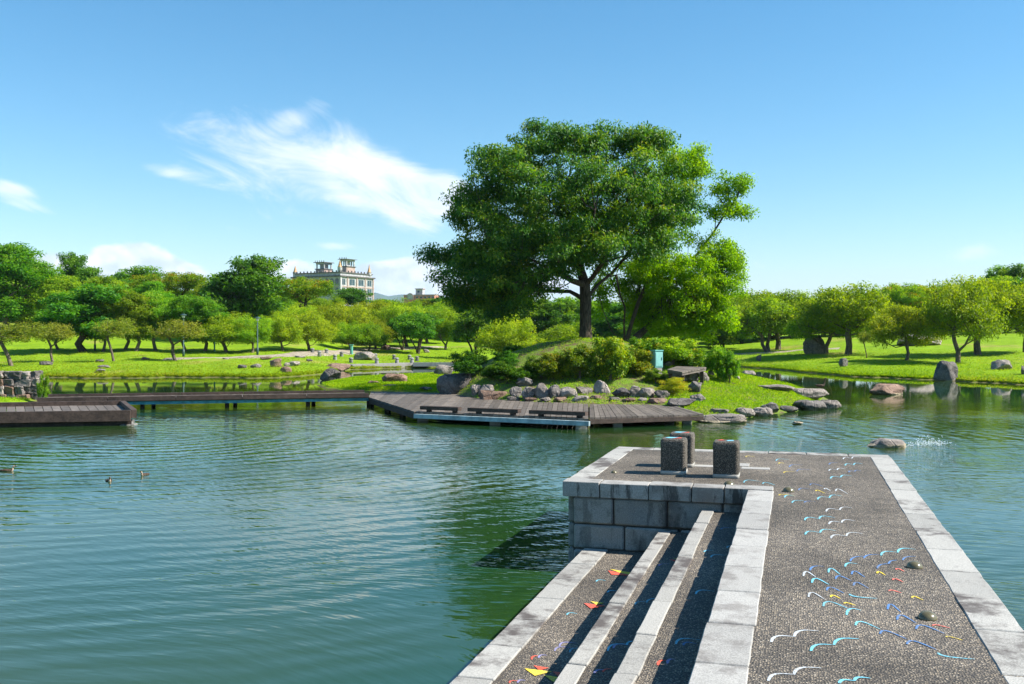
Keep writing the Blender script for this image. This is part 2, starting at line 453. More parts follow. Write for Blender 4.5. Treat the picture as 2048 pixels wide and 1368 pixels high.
M['rock'] = rockmat('rock', (0.13, 0.115, 0.105), (0.34, 0.3, 0.27), (0.55, 0.5, 0.45))
M['rock_dark'] = rockmat('rock_dark', (0.06, 0.055, 0.055), (0.18, 0.165, 0.155), (0.38, 0.355, 0.33))
M['rock_brown'] = rockmat('rock_brown', (0.12, 0.075, 0.055), (0.25, 0.17, 0.13), (0.36, 0.27, 0.2))

def wood(name, c0, c1):
    m, nt, b = newmat(name); p = nd(nt, 'ShaderNodeTexCoord').outputs['Object']
    v = nd(nt, 'ShaderNodeVectorMath', {0: p, 1: (2.0, 12.0, 12.0)}, operation='MULTIPLY').outputs[0]
    n = noise(nt, wpos(nt), 3.5, 7, 0.7, 0.4)
    n2 = noise(nt, v, 3.0, 4, 0.6)
    col = mixc(nt, mapr(nt, m1(nt, 'ADD', m1(nt, 'MULTIPLY', n, 0.6), m1(nt, 'MULTIPLY', n2, 0.4)), 0.35, 0.65), c0, c1)
    r = mapr(nt, orand(nt), 0, 1, 0.72, 1.25, False)
    col = nd(nt, 'ShaderNodeMix', {0: 1.0, 6: col, 7: nd(nt, 'ShaderNodeCombineColor', {0: r, 1: r, 2: r}).outputs[0]}, data_type='RGBA', blend_type='MULTIPLY').outputs[2]
    setc(nt, b, col); bump(nt, b, n2, 0.4, 0.01)
    b.inputs['Roughness'].default_value = 0.75
    return m
M['plank'] = wood('plank', (0.072, 0.062, 0.053), (0.175, 0.148, 0.127))
M['beam'] = wood('beam', (0.028, 0.02, 0.016), (0.08, 0.055, 0.044))
M['steel_blue'] = plain('steel_blue', (0.08, 0.36, 0.54), 0.5, 0.4, 0.3, 5)
M['beam_pale'] = plain('beam_pale', (0.33, 0.42, 0.46), 0.7, 0.3, 0.3, 4)
M['cabinet'] = plain('cabinet_green', (0.10, 0.33, 0.27), 0.5, 0.4, 0.12, 3)
M['cabinet_pale'] = plain('cabinet_pale', (0.2, 0.46, 0.42), 0.5, 0.4, 0.15, 3)
M['lamp_metal'] = plain('lamp_metal', (0.03, 0.07, 0.06), 0.5, 0.4)
M['teal_paint'] = plain('teal_paint', (0.04, 0.28, 0.30), 0.5, 0.4)
M['frost'] = plain('lamp_glass', (0.7, 0.7, 0.66), 0.3, 0.5, 0.05)
for k, c in dict(p_white=(0.5, 0.55, 0.59), p_cyan=(0.16, 0.52, 0.66), p_blue=(0.08, 0.2, 0.44), p_red=(0.72, 0.09, 0.05), p_coral=(0.75, 0.17, 0.13),
                 p_yellow=(0.78, 0.6, 0.05), p_lilac=(0.27, 0.27, 0.5)).items():
    mm, nt, b = newmat(k)
    n = m1(nt, 'ADD', m1(nt, 'MULTIPLY', noise(nt, wpos(nt), 85, 3, 0.7), 0.7), m1(nt, 'MULTIPLY', noise(nt, wpos(nt), 4, 3, 0.6), 0.3))
    setc(nt, b, mixc(nt, m1(nt, 'MULTIPLY', mapr(nt, n, 0.46, 0.62), 0.85), c, (0.16, 0.145, 0.125)))
    M[k] = mm
M['stud'] = plain('stud_glaze', (0.12, 0.105, 0.055), 0.22, 0.6, 0.2, 30)
M['hotel_wall'] = plain('hotel_wall', (0.36, 0.36, 0.365), 0.8, 0.2, 0.25, 0.9)
M['hotel_grey'] = plain('hotel_grey', (0.10, 0.097, 0.095), 0.8, 0.2, 0.4, 1.5)
M['hotel_pink'] = plain('hotel_pink', (0.36, 0.27, 0.24), 0.8, 0.2, 0.2, 0.8)
M['gold'] = plain('gold', (0.42, 0.23, 0.08), 0.5, 0.4, 0.2, 2)
M['pane'] = plain('pane', (0.03, 0.06, 0.075), 0.15, 0.5, 0.3, 0.5)
M['brick'] = plain('brick_red', (0.42, 0.17, 0.13), 0.8, 0.2, 0.2, 0.8)
M['feather'] = plain('feather_brown', (0.06, 0.042, 0.03), 0.8, 0.2, 0.5, 45)
M['feather_pale'] = plain('feather_pale', (0.5, 0.4, 0.3), 0.8, 0.2, 0.2, 40)
M['bill'] = plain('bill', (0.07, 0.06, 0.05), 0.5)
M['mountain'] = plain('mountain', (0.04, 0.08, 0.03), 0.95, 0.1, 0.3, 0.004)
m, nt, b = newmat('splash'); M['splash'] = m
b.inputs['Base Color'].default_value = (0.85, 0.9, 0.9, 1); b.inputs['Roughness'].default_value = 0.15; b.inputs['Specular IOR Level'].default_value = 0.6

# ------------------------------------------------------------------ terrain heights
SU = np.array([-6000, -1500, -400, 0, 560, 640, 700, 860, 1000, 1480, 1600, 1690, 1880, 2048, 2600, 3500, 9000], float)
SD = np.array([30, 44, 53, 57, 57.5, 62, 70, 76, 79, 77, 66, 60, 53.6, 50, 43, 36, 28], float)


def shore(u):
    u = np.asarray(u, float)
    return np.interp(u, SU, SD) + .45 * np.sin(u * .021) + .28 * np.sin(u * .057 + 1) + .16 * np.sin(u * .131 + 2) + .1 * np.sin(u * .29)


def ground_z(u, d):
    u = np.asarray(u, float); d = np.asarray(d, float)
    t = d - shore(u)
    k = np.clip((u - 640) / 360, 0, 1); k = k * k * (3 - 2 * k)
    tp = np.maximum(t, 0)
    base = 0.32 * (1 - np.exp(-tp / 2.0))
    q = lambda lim, s, cap, c2: np.minimum(np.where(tp < lim, 0.02 * tp + c2 * tp ** 2, 0.02 * lim + c2 * lim ** 2 + (tp - lim) * s), cap)
    z = base + (1 - k) * q(60, 0.04, 8.0, 0.00088) + k * q(42, 0.02, 5.0, 0.0006)
    return np.where(t < 0, np.maximum(t * 0.3, -1.2), z)


def pdist(x, y, poly):
    """signed distance to a polygon, positive inside"""
    x = np.asarray(x, float); y = np.asarray(y, float)
    best = np.full(x.shape, 1e9); ins = np.zeros(x.shape, bool)
    n = len(poly)
    for i in range(n):
        (x0, y0), (x1, y1) = poly[i], poly[(i + 1) % n]
        ex, ey = x1 - x0, y1 - y0
        t = np.clip(((x - x0) * ex + (y - y0) * ey) / (ex * ex + ey * ey + 1e-12), 0, 1)
        best = np.minimum(best, np.hypot(x - x0 - t * ex, y - y0 - t * ey))
        c = ((y0 > y) != (y1 > y))
        with np.errstate(divide='ignore', invalid='ignore'):
            c &= x < (x1 - x0) * (y - y0) / (y1 - y0 + 1e-15) + x0
        ins ^= c
    return np.where(ins, best, -best)


def wob(x, y):
    return 0.05 * np.sin(x * 1.7 + y * 0.6) + 0.04 * np.sin(y * 2.3 - x * 1.1) + 0.03 * np.sin(x * 4.1 + 1.0) * np.sin(y * 3.7)


class Mound:
    def __init__(self, poly, top, soft, humps=()):
        self.poly, self.top, self.soft, self.humps = poly, top, soft, humps

    def z(self, x, y):
        x = np.asarray(x, float); y = np.asarray(y, float)
        d = pdist(x, y, self.poly) + wob(x, y)
        z = np.where(d > 0, self.top * (1 - np.exp(-np.maximum(d, 0) / self.soft)), np.maximum(d * 0.7, -0.9))
        for (hx, hy, amp, sl_, sr_, sd_) in self.humps:
            lx = (x - hx) * ct + (y - hy) * st; ly = -(x - hx) * st + (y - hy) * ct
            s = np.where(lx < 0, sl_, sr_)
            z = z + np.where(d > 0, np.minimum(d / 1.2, 1), 0) * amp * np.exp(-lx ** 2 / (2 * s * s) - ly ** 2 / (2 * sd_ ** 2))
        return z


def px(*pts):
    return [tuple(P(u, v)[:2]) for u, v in pts]


HX, HY = Q(1165, 40)
ISL = Mound(px((866, 800), (940, 816), (1060, 826), (1200, 830), (1400, 840), (1480, 838), (1560, 826), (1640, 814), (1655, 798), (1585, 785), (1510, 766), (1486, 750)) +
            [Q(1440, 50), Q(1250, 53), Q(1000, 51), Q(900, 46), Q(868, 43)], 0.30, 0.7, [(HX, HY, 2.05, 3.6, 4.1, 3.4)])
SPIT = Mound(px((634, 771), (690, 760), (760, 756), (850, 752), (905, 748), (960, 752), (980, 790), (900, 795), (860, 787), (760, 785), (690, 783), (650, 778)), 0.24, 0.9)
_b = [P(-260, 812), P(20, 810), P(72, 806), P(96, 796), P(100, 786)]
BANK = Mound([tuple(p[:2]) for p in _b] + [Q(60, 43), Q(-300, 45)], 0.16, 0.5)
MOUNDS = [ISL, SPIT, BANK]


def H(x, y, water=True):
    u, d = ud_of(np.asarray(x, float), np.asarray(y, float))
    z = ground_z(u, d)
    for mo in MOUNDS:
        z = np.maximum(z, mo.z(x, y))
    return np.maximum(z, 0.0) if water else z


DS = np.concatenate([np.arange(9, 60, 0.06), np.arange(60, 260, 0.25)])


def hit(u, v):
    """first ground or water point seen at pixel u, v -> (x, y, z, depth)"""
    x, y = Q(u, DS)
    zr = CZ - (v - HOR) * DS / FPX
    h = H(x, y)
    k = np.argmax(h >= zr)
    if not (h >= zr).any():
        k = len(DS) - 1
    return float(x[k]), float(y[k]), float(h[k]), float(DS[k])


def gz(x, y):
    return float(H(np.array([x]), np.array([y]))[0])


# ------------------------------------------------------------------ setting: ground, water, paths, mounds
def grid_mesh(name, X, Y, Z):
    r, c = X.shape
    v = np.stack([X, Y, Z], -1).reshape(-1, 3)
    i = np.arange(r * c).reshape(r, c)
    f = np.stack([i[:-1, :-1], i[:-1, 1:], i[1:, 1:], i[1:, :-1]], -1).reshape(-1, 4)
    me = bpy.data.meshes.new(name)
    me.vertices.add(len(v)); me.vertices.foreach_set('co', v.astype(np.float32).ravel())
    me.loops.add(f.size); me.loops.foreach_set('vertex_index', f.astype(np.int32).ravel())
    me.polygons.add(len(f)); me.polygons.foreach_set('loop_start', np.arange(0, f.size, 4, dtype=np.int32))
    me.update(calc_edges=True); me.validate()
    return me


AA = np.concatenate([np.linspace(-2.2, -.6, 30)[:-1], np.linspace(-.6, .6, 420), np.linspace(.6, 2.2, 30)[1:]])
TT = np.concatenate([[-4.5, -2.5, -1.2, -0.5], np.linspace(0, 6, 13)[0:], np.linspace(7, 60, 42), np.geomspace(64, 9000, 26)])
A2, T2 = np.meshgrid(AA, TT)
U2 = 1024 + FPX * A2
D2 = shore(U2) + T2
Xg, Yg = Q(U2, D2)
Zg = ground_z(U2, D2)
Zg = Zg + np.where(T2 > 1, 0.05 * np.sin(Xg * .35) * np.sin(Yg * .27 + 1) + 0.03 * np.sin(Xg * .9 + Yg * .7), 0)
tag(obj('ground', grid_mesh('ground', Xg, Yg, Zg), M['lawn'], smooth=True), 'grassy park ground rising behind the pond', 'ground', kind='structure')
w = obj('water', pyd('water', [(-260, -40, 0), (260, -40, 0), (260, 130, 0), (-260, 130, 0)], [(0, 1, 2, 3)]), M['water'])
tag(w, 'rippled green pond water', 'water', kind='structure')
bed = obj('pond_bed', pyd('pond_bed', [(-300, -60, -1.1), (300, -60, -1.1), (300, 200, -1.1), (-300, 200, -1.1)], [(0, 1, 2, 3)]), M['earth'])
tag(bed, 'muddy bed under the pond water', 'ground', kind='structure')
rb = obj('rear_bank', pyd('rear_bank', [(-200, -60, .9), (200, -60, .9), (200, -9, .9), (-200, -9, .9), (200, -7.5, -.6), (-200, -7.5, -.6)], [(0, 1, 2, 3), (3, 2, 4, 5)]), M['lawn'])
tag(rb, 'grass bank behind the foot of the pier', 'ground', kind='structure')


def mound_obj(name, mo, step, material, label):
    xs = [p[0] for p in mo.poly]; ys = [p[1] for p in mo.poly]
    gx = np.arange(min(xs) - 1, max(xs) + 1, step); gy = np.arange(min(ys) - 1, max(ys) + 1, step)
    X, Y = np.meshgrid(gx, gy)
    Z = mo.z(X, Y)
    Z = Z + np.where(Z > 0.1, 0.03 * np.sin(X * 3.1 + Y) * np.sin(Y * 2.7 - X), 0)
    o = obj(name, grid_mesh(name, X, Y, Z), material, smooth=True)
    return tag(o, label, 'ground', kind='structure')


mound_obj('island', ISL, 0.22, M['earth'], 'low island with a planted mound behind the wooden deck')
mound_obj('grass_spit', SPIT, 0.3, M['lawn'], 'bright grassy spit behind the boardwalk')
mound_obj('left_bank', BANK, 0.3, M['lawn'], 'grassy bank at the left edge behind the wooden platform')


def path(name, pix, wid, label):
    pts = [hit(u, v)[:2] for u, v in pix]
    vs, fs = [], []
    fine = []
    for (a, b_) in zip(pts, pts[1:]):
        for k in range(8):
            fine.append((a[0] + (b_[0] - a[0]) * k / 8, a[1] + (b_[1] - a[1]) * k / 8))
    fine.append(pts[-1])
    for i, p_ in enumerate(fine):
        a = fine[max(0, i - 1)]; c = fine[min(len(fine) - 1, i + 1)]
        dx, dy = c[0] - a[0], c[1] - a[1]; l = math.hypot(dx, dy) or 1
        ww = wid * (1 + 0.12 * math.sin(i * 1.3))
        for s in (-1, -.33, .33, 1):
            x, y = p_[0] - dy / l * ww * s / 2, p_[1] + dx / l * ww * s / 2
            vs.append((x, y, gz(x, y) + (0.07 if abs(s) < 1 else -0.05)))
    for i in range(len(fine) - 1):
        for k in range(3):
            fs.append((4 * i + k, 4 * i + k + 1, 4 * i + 5 + k, 4 * i + 4 + k))
    return tag(obj(name, pyd(name, vs, fs), M['gravel'], smooth=True), label, 'path', kind='structure')


path('path', [(330, 719), (450, 717), (560, 712), (660, 706), (720, 700), (790, 697), (880, 694)], 3.2, 'pale gravel path along the far bank')
path('path', [(1440, 708), (1500, 707), (1580, 703), (1680, 697)], 2.2, 'pale path on the right bank under the trees')

# ------------------------------------------------------------------ the stone pier
PT = 0.93
pier = tag(empty('stone_pier', (0, 0, 0)), 'stone pier with pebble paving, granite edges and three steps down to the water', 'pier')
for nm, bx_ in (('paving', (-0.45, 1.15, -9, 10.574, -0.9, PT)), ('platform_paving', (-2.33, 1.15, 10.575, 13.9, -0.9, PT)),
                ('step', (-0.92, -0.45, -9, 10.5, -0.9, 0.693)), ('step', (-1.36, -0.92, -9, 10.5, -0.9, 0.456)), ('step', (-2.14, -1.36, -9, 10.5, -0.9, 0.222))):
    obj(nm, boxm(*bx_), M['pebble'], pier)
rng = random.Random(4)


def coping_row(x0, x1, y0, y1, z0, z1, along, n, material, name='coping_stone', jit=0.06, bev=0.006):
    """a row of cut stones laid end to end, joints a few millimetres open"""
    L = (y1 - y0) if along == 'y' else (x1 - x0)
    cuts = [0.0] + [(i + rng.uniform(-jit, jit)) / n for i in range(1, n)] + [1.0]
    for a, c in zip(cuts, cuts[1:]):
        dz = rng.uniform(-0.002, 0.004); dx = rng.uniform(-0.004, 0.004); g = rng.uniform(.004, .008)
        if along == 'y':
            bm = boxm(x0 + dx, x1 + dx, y0 + a * L + g, y0 + c * L - g, z0, z1 + dz, bev)
        else:
            bm = boxm(x0 + a * L + g, x0 + c * L - g, y0 + dx, y1 + dx, z0, z1 + dz, bev)
        bmesh.ops.subdivide_edges(bm, edges=[e for e in bm.edges if e.calc_length() > .05], cuts=4, use_grid_fill=True)
        for v in bm.verts:
            q_ = v.co * 9.0
            v.co += Vector((mnoise.noise(q_), mnoise.noise(q_ + Vector((7, 3, 1))), .5 * mnoise.noise(q_ + Vector((2, 9, 4))))) * .0055
        obj(name, bm, material, pier)


coping_row(0.93, 1.185, -2.0, 13.72, 0.79, PT + .005, 'y', 22, M['coping'])
coping_row(-0.472, -0.212, -2.0, 10.44, 0.79, PT + .008, 'y', 18, M['coping_clean'], jit=0.02)
coping_row(-2.42, -0.215, 10.45, 10.70, 0.785, PT + .015, 'x', 5, M['coping_clean'], jit=0.14)
coping_row(-2.42, -2.16, 10.71, 13.72, 0.785, PT + .005, 'y', 5, M['coping'])
coping_row(-2.42, 1.185, 13.73, 13.98, 0.79, PT + .005, 'x', 7, M['coping'])
coping_row(-0.937, -0.812, -2.0, 10.48, 0.56, 0.693 + .012, 'y', 17, M['coping'])
coping_row(-1.378, -1.25, -2.0, 10.48, 0.32, 0.456 + .012, 'y', 17, M['coping'])
coping_row(-2.185, -1.925, -2.0, 10.48, 0.08, 0.222 + .012, 'y', 18, M['coping'])
# wall under the platform: three courses of dressed stone
obj('wall_core', boxm(-2.31, -0.455, 10.535, 10.57, -0.9, 0.783), M['mortar'], pier)


def xplane(u, D):
    a = (u - 1024) / FPX
    zc = D / (a * st + ct)
    return zc * (a * ct - st)


for zb, zt, us in ((0.492, 0.780, (1146, 1227, 1335, 1446, 1505)), (0.222, 0.486, (1146, 1249, 1360, 1420, 1505)), (-0.5, 0.216, (1146, 1200, 1300, 1400, 1505))):
    for a, c in zip(us, us[1:]):
        x0 = xplane(a, 10.5); x1 = min(xplane(c, 10.5), -0.46)
        bm = boxm(x0 + .008, x1 - .008, 10.488 + rng.uniform(-.008, .008), 10.56, zb + .006, zt - .006, 0.016)
        bmesh.ops.subdivide_edges(bm, edges=bm.edges[:], cuts=3, use_grid_fill=True)
        for v in bm.verts:
            if v.co.y < 10.53:
                v.co.y -= 0.022 * mnoise.noise(v.co * 5.0) + 0.006
        obj('wall_stone', bm, M['wallstone'], pier)
# side courses of the platform over the water
for y0, y1, zb, zt in [(10.56 + i * .68, 10.56 + (i + 1) * .68, zb, zt) for zb, zt in ((0.492, .78), (.222, .486), (-.5, .216)) for i in range(5)]:
    obj('wall_stone', boxm(-2.375, -2.3, y0 + .006, min(y1, 13.9) - .006, zb + .006, zt - .006, 0.014), M['wallstone'], pier)
# pale granite inserts by the stools
for (u, v, wx, wy) in ((1402, 932, .30, .17), (1511, 937, .33, .17), (1486, 930, .15, .25)):
    p_ = P(u, v, PT)
    obj('paving_slab', boxm(p_.x - wx / 2, p_.x + wx / 2, p_.y - wy / 2, p_.y + wy / 2, PT - .05, PT + .006, .003), M['coping_clean'], pier)


def ribbon(pts, wids, z):
    """flat painted band along world points"""
    vs, fs = [], []
    for i, p_ in enumerate(pts):
        d = pts[min(i + 1, len(pts) - 1)] - pts[max(0, i - 1)]
        n = Vector((-d.y, d.x, 0))
        n = n.normalized() if n.length > 1e-6 else Vector((0, 1, 0))
        vs += [tuple((p_ + n * wids[i] / 2).xy) + (z,), tuple((p_ - n * wids[i] / 2).xy) + (z,)]
    for i in range(len(pts) - 1):
        fs.append((2 * i + 1, 2 * i + 3, 2 * i + 2, 2 * i))
    return pyd('mark', vs, fs)


def arc_mark(u0, v0, u1, v1, rise, colour, z=PT, wmax=0.028):
    """one hooked crescent from pixel u0,v0 to u1,v1, bulging up by rise pixels"""
    pts, wd = [], []
    n = 13
    for i in range(n):
        t = i / (n - 1)
        u = u0 + (u1 - u0) * (t ** 1.25); v = v0 + (v1 - v0) * t - rise * math.sin(math.pi * min(1, t ** 0.62))
        pts.append(P(u, v, z)); wd.append(wmax * (0.25 + 0.95 * (1 - t) ** 0.7 * min(1, 0.45 + t * 5)) )
    o = obj('wave_mark', ribbon(pts, wd, z + 0.0022 + 0.0003 * (arc_mark.k % 5)), M[colour], pier)
    arc_mark.k += 1
    return o


arc_mark.k = 0


def bird_mark(u0, v0, u1, v1, colour, z=PT, s=1.0, wmax=0.017):
    um = u0 + (u1 - u0) * .48; vm = v0 + (v1 - v0) * .5
    r = abs(u1 - u0) * .085 * s
    arc_mark(u0, v0, um, vm, r, colour, z, wmax)
    arc_mark(um, vm, u1, v1, r, colour, z, wmax)


def c2(x, y):
    return 1480 + x / 2.641, 850 + y / 2.641


for x0, y0, x1, y1, col in ((165, 1148, 418, 1090, 'p_white'), (375, 1195, 628, 1132, 'p_cyan'), (150, 1355, 430, 1285, 'p_white'), (525, 1366, 690, 1340, 'p_cyan'),
                            (345, 580, 508, 560, 'p_cyan'), (480, 600, 650, 575, 'p_white'), (470, 525, 610, 508, 'p_white'), (342, 505, 500, 490, 'p_cyan'),
                            (455, 458, 605, 442, 'p_white'), (410, 395, 540, 376, 'p_cyan'), (478, 284, 590, 270, 'p_cyan'), (470, 243, 560, 234, 'p_white'),
                            (555, 215, 650, 207, 'p_cyan'), (545, 181, 640, 174, 'p_white'), (575, 250, 640, 243, 'p_blue'), (745, 690, 928, 658, 'p_cyan')):
    a = c2(x0, y0); b_ = c2(x1, y1)
    bird_mark(*a, *b_, col)
for x0, y0, x1, y1, rise, col in ((370, 770, 445, 748, 14, 'p_blue'), (335, 800, 400, 805, 26, 'p_white'), (380, 835, 470, 845, 26, 'p_cyan'), (458, 875, 550, 890, 22, 'p_blue'),
                                  (467, 780, 530, 792, 26, 'p_cyan'), (505, 815, 590, 825, 20, 'p_blue'), (555, 750, 620, 735, 14, 'p_cyan'), (583, 722, 660, 695, 12, 'p_blue'), (655, 705, 735, 685, 10, 'p_blue'),
                                  (590, 790, 660, 805, 22, 'p_blue'), (600, 850, 680, 865, 22, 'p_blue'), (578, 895, 725, 918, -6, 'p_cyan'), (362, 910, 450, 925, 28, 'p_white'), (440, 958, 570, 970, 28, 'p_cyan'),
                                  (563, 1005, 640, 980, 24, 'p_cyan'), (610, 1060, 740, 1080, 26, 'p_cyan'), (740, 1105, 880, 1132, 24, 'p_blue'), (882, 1160, 1040, 1190, 26, 'p_blue'), (1045, 1205, 1240, 1238, -8, 'p_cyan'),
                                  (780, 975, 850, 990, 32, 'p_blue'), (830, 1030, 930, 1048, 30, 'p_blue'), (930, 1080, 1080, 1104, 28, 'p_blue'), (725, 760, 800, 735, 12, 'p_blue'), (860, 715, 930, 695, 10, 'p_blue'),
                                  (785, 735, 830, 715, 8, 'p_blue'), (725, 785, 768, 795, 12, 'p_yellow'), (825, 765, 868, 775, 8, 'p_coral'), (808, 820, 864, 832, 10, 'p_coral'), (788, 878, 852, 888, 8, 'p_coral'),
                                  (480, 910, 530, 918, 12, 'p_yellow'), (550, 945, 612, 955, 8, 'p_yellow'), (908, 915, 970, 928, 12, 'p_yellow'), (1018, 1062, 1110, 1075, 8, 'p_coral'), (1090, 1122, 1175, 1138, 8, 'p_yellow'),
                                  (505, 350, 570, 365, 16, 'p_white'), (205, 372, 290, 375, 6, 'p_yellow'), (400, 350, 450, 362, 8, 'p_yellow'), (235, 385, 290, 376, 10, 'p_cyan'), (310, 345, 365, 338, 8, 'p_blue'),
                                  (20, 305, 110, 300, 12, 'p_cyan'), (120, 312, 185, 318, 10, 'p_cyan'), (190, 190, 260, 184, 8, 'p_cyan'), (205, 205, 235, 204, 5, 'p_yellow'), (260, 222, 330, 212, 8, 'p_blue'),
                                  (300, 245, 380, 238, 8, 'p_blue'), (30, 170, 80, 168, 5, 'p_yellow'), (230, 253, 290, 247, 4, 'p_yellow'), (275, 412, 340, 402, 8, 'p_cyan'), (340, 410, 400, 405, 5, 'p_blue'),
                                  (370, 318, 440, 325, 9, 'p_blue'), (445, 340, 480, 350, 8, 'p_white'), (470, 210, 520, 200, 6, 'p_blue')):
    a = c2(x0, y0); b_ = c2(x1, y1)
    arc_mark(*a, *b_, rise / 2.641, col, PT, 0.015)


def c1(x, y):
    return 920 + x / 2.641, 850 + y / 2.641


for x0, y0, x1, y1, rise, col, z in ((1140, 1160, 1270, 1138, 22, 'p_cyan', .693), (1180, 1165, 1250, 1158, 14, 'p_blue', .693), (1245, 895, 1345, 880, 16, 'p_cyan', .693), (1325, 700, 1405, 690, 10, 'p_cyan', .693),
                                     (1290, 672, 1340, 664, 6, 'p_cyan', .693), (1378, 552, 1455, 546, 6, 'p_blue', .693), (1410, 650, 1450, 643, 7, 'p_cyan', .693), (1045, 1270, 1095, 1245, 14, 'p_red', .693), (1095, 1262, 1135, 1240, 14, 'p_lilac', .693),
                                     (780, 1195, 890, 1160, 22, 'p_cyan', .456), (880, 1165, 960, 1148, 14, 'p_cyan', .456), (810, 1180, 900, 1165, 16, 'p_lilac', .456), (925, 950, 985, 935, 10, 'p_cyan', .456), (985, 940, 1075, 918, 12, 'p_cyan', .456),
                                     (1050, 745, 1110, 735, 6, 'p_lilac', .456), (710, 1315, 760, 1295, 10, 'p_lilac', .456), (755, 1305, 805, 1290, 8, 'p_red', .456),
                                     (580, 1200, 660, 1185, 14, 'p_cyan', .222), (525, 1170, 620, 1155, 16, 'p_lilac', .222), (500, 1195, 600, 1180, 16, 'p_lilac', .222), (565, 1005, 620, 998, 9, 'p_cyan', .222), (780, 885, 830, 878, 7, 'p_cyan', .222),
                                     (720, 828, 770, 822, 7, 'p_cyan', .222), (378, 1240, 425, 1222, 12, 'p_red', .222), (415, 1232, 460, 1218, 10, 'p_lilac', .222), (262, 1364, 310, 1355, 9, 'p_red', .222), (305, 1362, 345, 1350, 9, 'p_lilac', .222)):
    a = c1(x0, y0); b_ = c1(x1, y1)
    arc_mark(*a, *b_, rise / 2.641, col, z, 0.016)
for col, z, pts in (('p_yellow', .222, ((790, 762), (935, 786), (870, 792))), ('p_red', .222, ((782, 770), (935, 800), (800, 792))),
                    ('p_yellow', .222, ((688, 933), (762, 942), (718, 952))), ('p_red', .222, ((652, 943), (770, 958), (690, 972))),
                    ('p_red', .222, ((388, 1272), (470, 1285), (420, 1298))), ('p_yellow', .222, ((340, 1288), (485, 1305), (395, 1328))),
                    ('p_yellow', .222, ((440, 1322), (572, 1345), (495, 1362))), ('p_red', .222, ((488, 1305), (575, 1318), (520, 1332))),
                    ('p_red', .456, ((1105, 712), (1175, 716), (1150, 728))), ('p_yellow', .456, ((1125, 705), (1178, 708), (1165, 714)))):
    vs = [P(*c1(x, y), z) for x, y in pts]
    zz = z + 0.004 + 0.0006 * (len(pier.children) % 4)
    vs = [(q.x, q.y, zz) for q in vs]
    nz = (Vector(vs[1]) - Vector(vs[0])).cross(Vector(vs[2]) - Vector(vs[0])).z
    obj('fish_mark', pyd('fish', vs, [(0, 1, 2) if nz > 0 else (0, 2, 1)]), M[col], pier)

# dome studs on the paving
for u, v, wp, lab in ((1829, 1128, 31, 'olive glazed dome stud on the paving, nearer the right edge, second from the front'), (1855, 1229, 37, 'largest olive glazed dome stud in the foreground of the pier'),
                      (1577, 978, 23, 'brown dome stud on the paving just past the corner of the inner granite edge'), (1458, 966, 22, 'golden brown dome stud in front of the right stool'),
                      (1228, 943, 13, 'small dark dome stud near the left granite edge of the platform')):
    p_ = P(u, v + wp * .22, PT); r = wp / 2 * ((CZ - PT) * FPX / (v - HOR)) / FPX
    bm = bmesh.new()
    lathe(bm, [(r * math.cos(a), r * .85 * math.sin(a)) for a in [i * math.pi / 2 / 8 for i in range(8)]] + [(r * .08, r * .85)], 20)
    o = obj('dome_stud', bm, M['stud'], smooth=True); o.location = (p_.x, p_.y, PT - .002)
    tag(o, lab, 'dome stud', 'dome studs on the pier')

# stone stools
def stool(u, v, lab, painted):
    p_ = P(u, v, PT); s = .285
    t = tag(empty('stone_stool', (p_.x + s / 2, p_.y + s / 2, PT)), lab, 'stool', 'stone stools on the pier')
    def rbox(z0, z1, sc, topround):
        bm = bmesh.new(); n = 5; rad = .035; h = s / 2 * sc
        ring = []
        for cx_, cy_, a0 in ((h - rad, h - rad, 0), (-h + rad, h - rad, 90), (-h + rad, -h + rad, 180), (h - rad, -h + rad, 270)):
            for k in range(n):
                a = math.radians(a0 + 90 * k / (n - 1)); ring.append((cx_ + rad * math.cos(a), cy_ + rad * math.sin(a)))
        prof = [(1.0, z0), (1.0, z1 - topround)] + ([(1 - .13 * (1 - math.cos(a)), z1 - topround + topround * math.sin(a)) for a in (0.4, 0.8, 1.2, 1.57)] if topround else [(1.0, z1)])
        if not topround: prof = [(1.0, z0), (1.0, z1)]
        rs = [[bm.verts.new((x * f, y * f, z)) for x, y in ring] for f, z in prof]
        m_ = len(ring)
        for r0, r1 in zip(rs, rs[1:]):
            for k in range(m_): bm.faces.new((r0[k], r0[(k + 1) % m_], r1[(k + 1) % m_], r1[k]))
        bm.faces.new(rs[0][::-1]); bm.faces.new(rs[-1])
        return bm
    obj('plinth', rbox(-.004, .045, 1.0, 0), M['concrete'], t, True)
    obj('body', rbox(.046, .315, .985, 0), M['pebble_fine'], t)
    cap = obj('cap', rbox(.316, .405, 1.0, .05), M['pebble_fine'], t)
    for col, pts in painted:
        obj('painted_fish', pyd('paint', [(x * s / 2, y * s / 2, .4085) for x, y in pts], [tuple(range(len(pts)))]), M[col], cap)
    return t


FISH = [('p_red', ((-.1, -.45), (.6, -.1), (.55, .5))), ('p_cyan', ((-.7, -.2), (-.15, -.35), (.35, .55), (-.5, .5)))]
FISH2 = [('p_red', ((-.7, -.1), (-.1, .1), (-.4, .6))), ('p_cyan', ((.0, -.5), (.6, -.3), (.5, .4), (.1, .2)))]
stool(1320, 949, 'pebble-faced stone stool at the front left with a red and blue painted top', FISH)
stool(1338, 934, 'stone stool half hidden behind the front left stool', FISH)
stool(1425, 956, 'stone stool standing alone on the right beside pale slabs', FISH2)

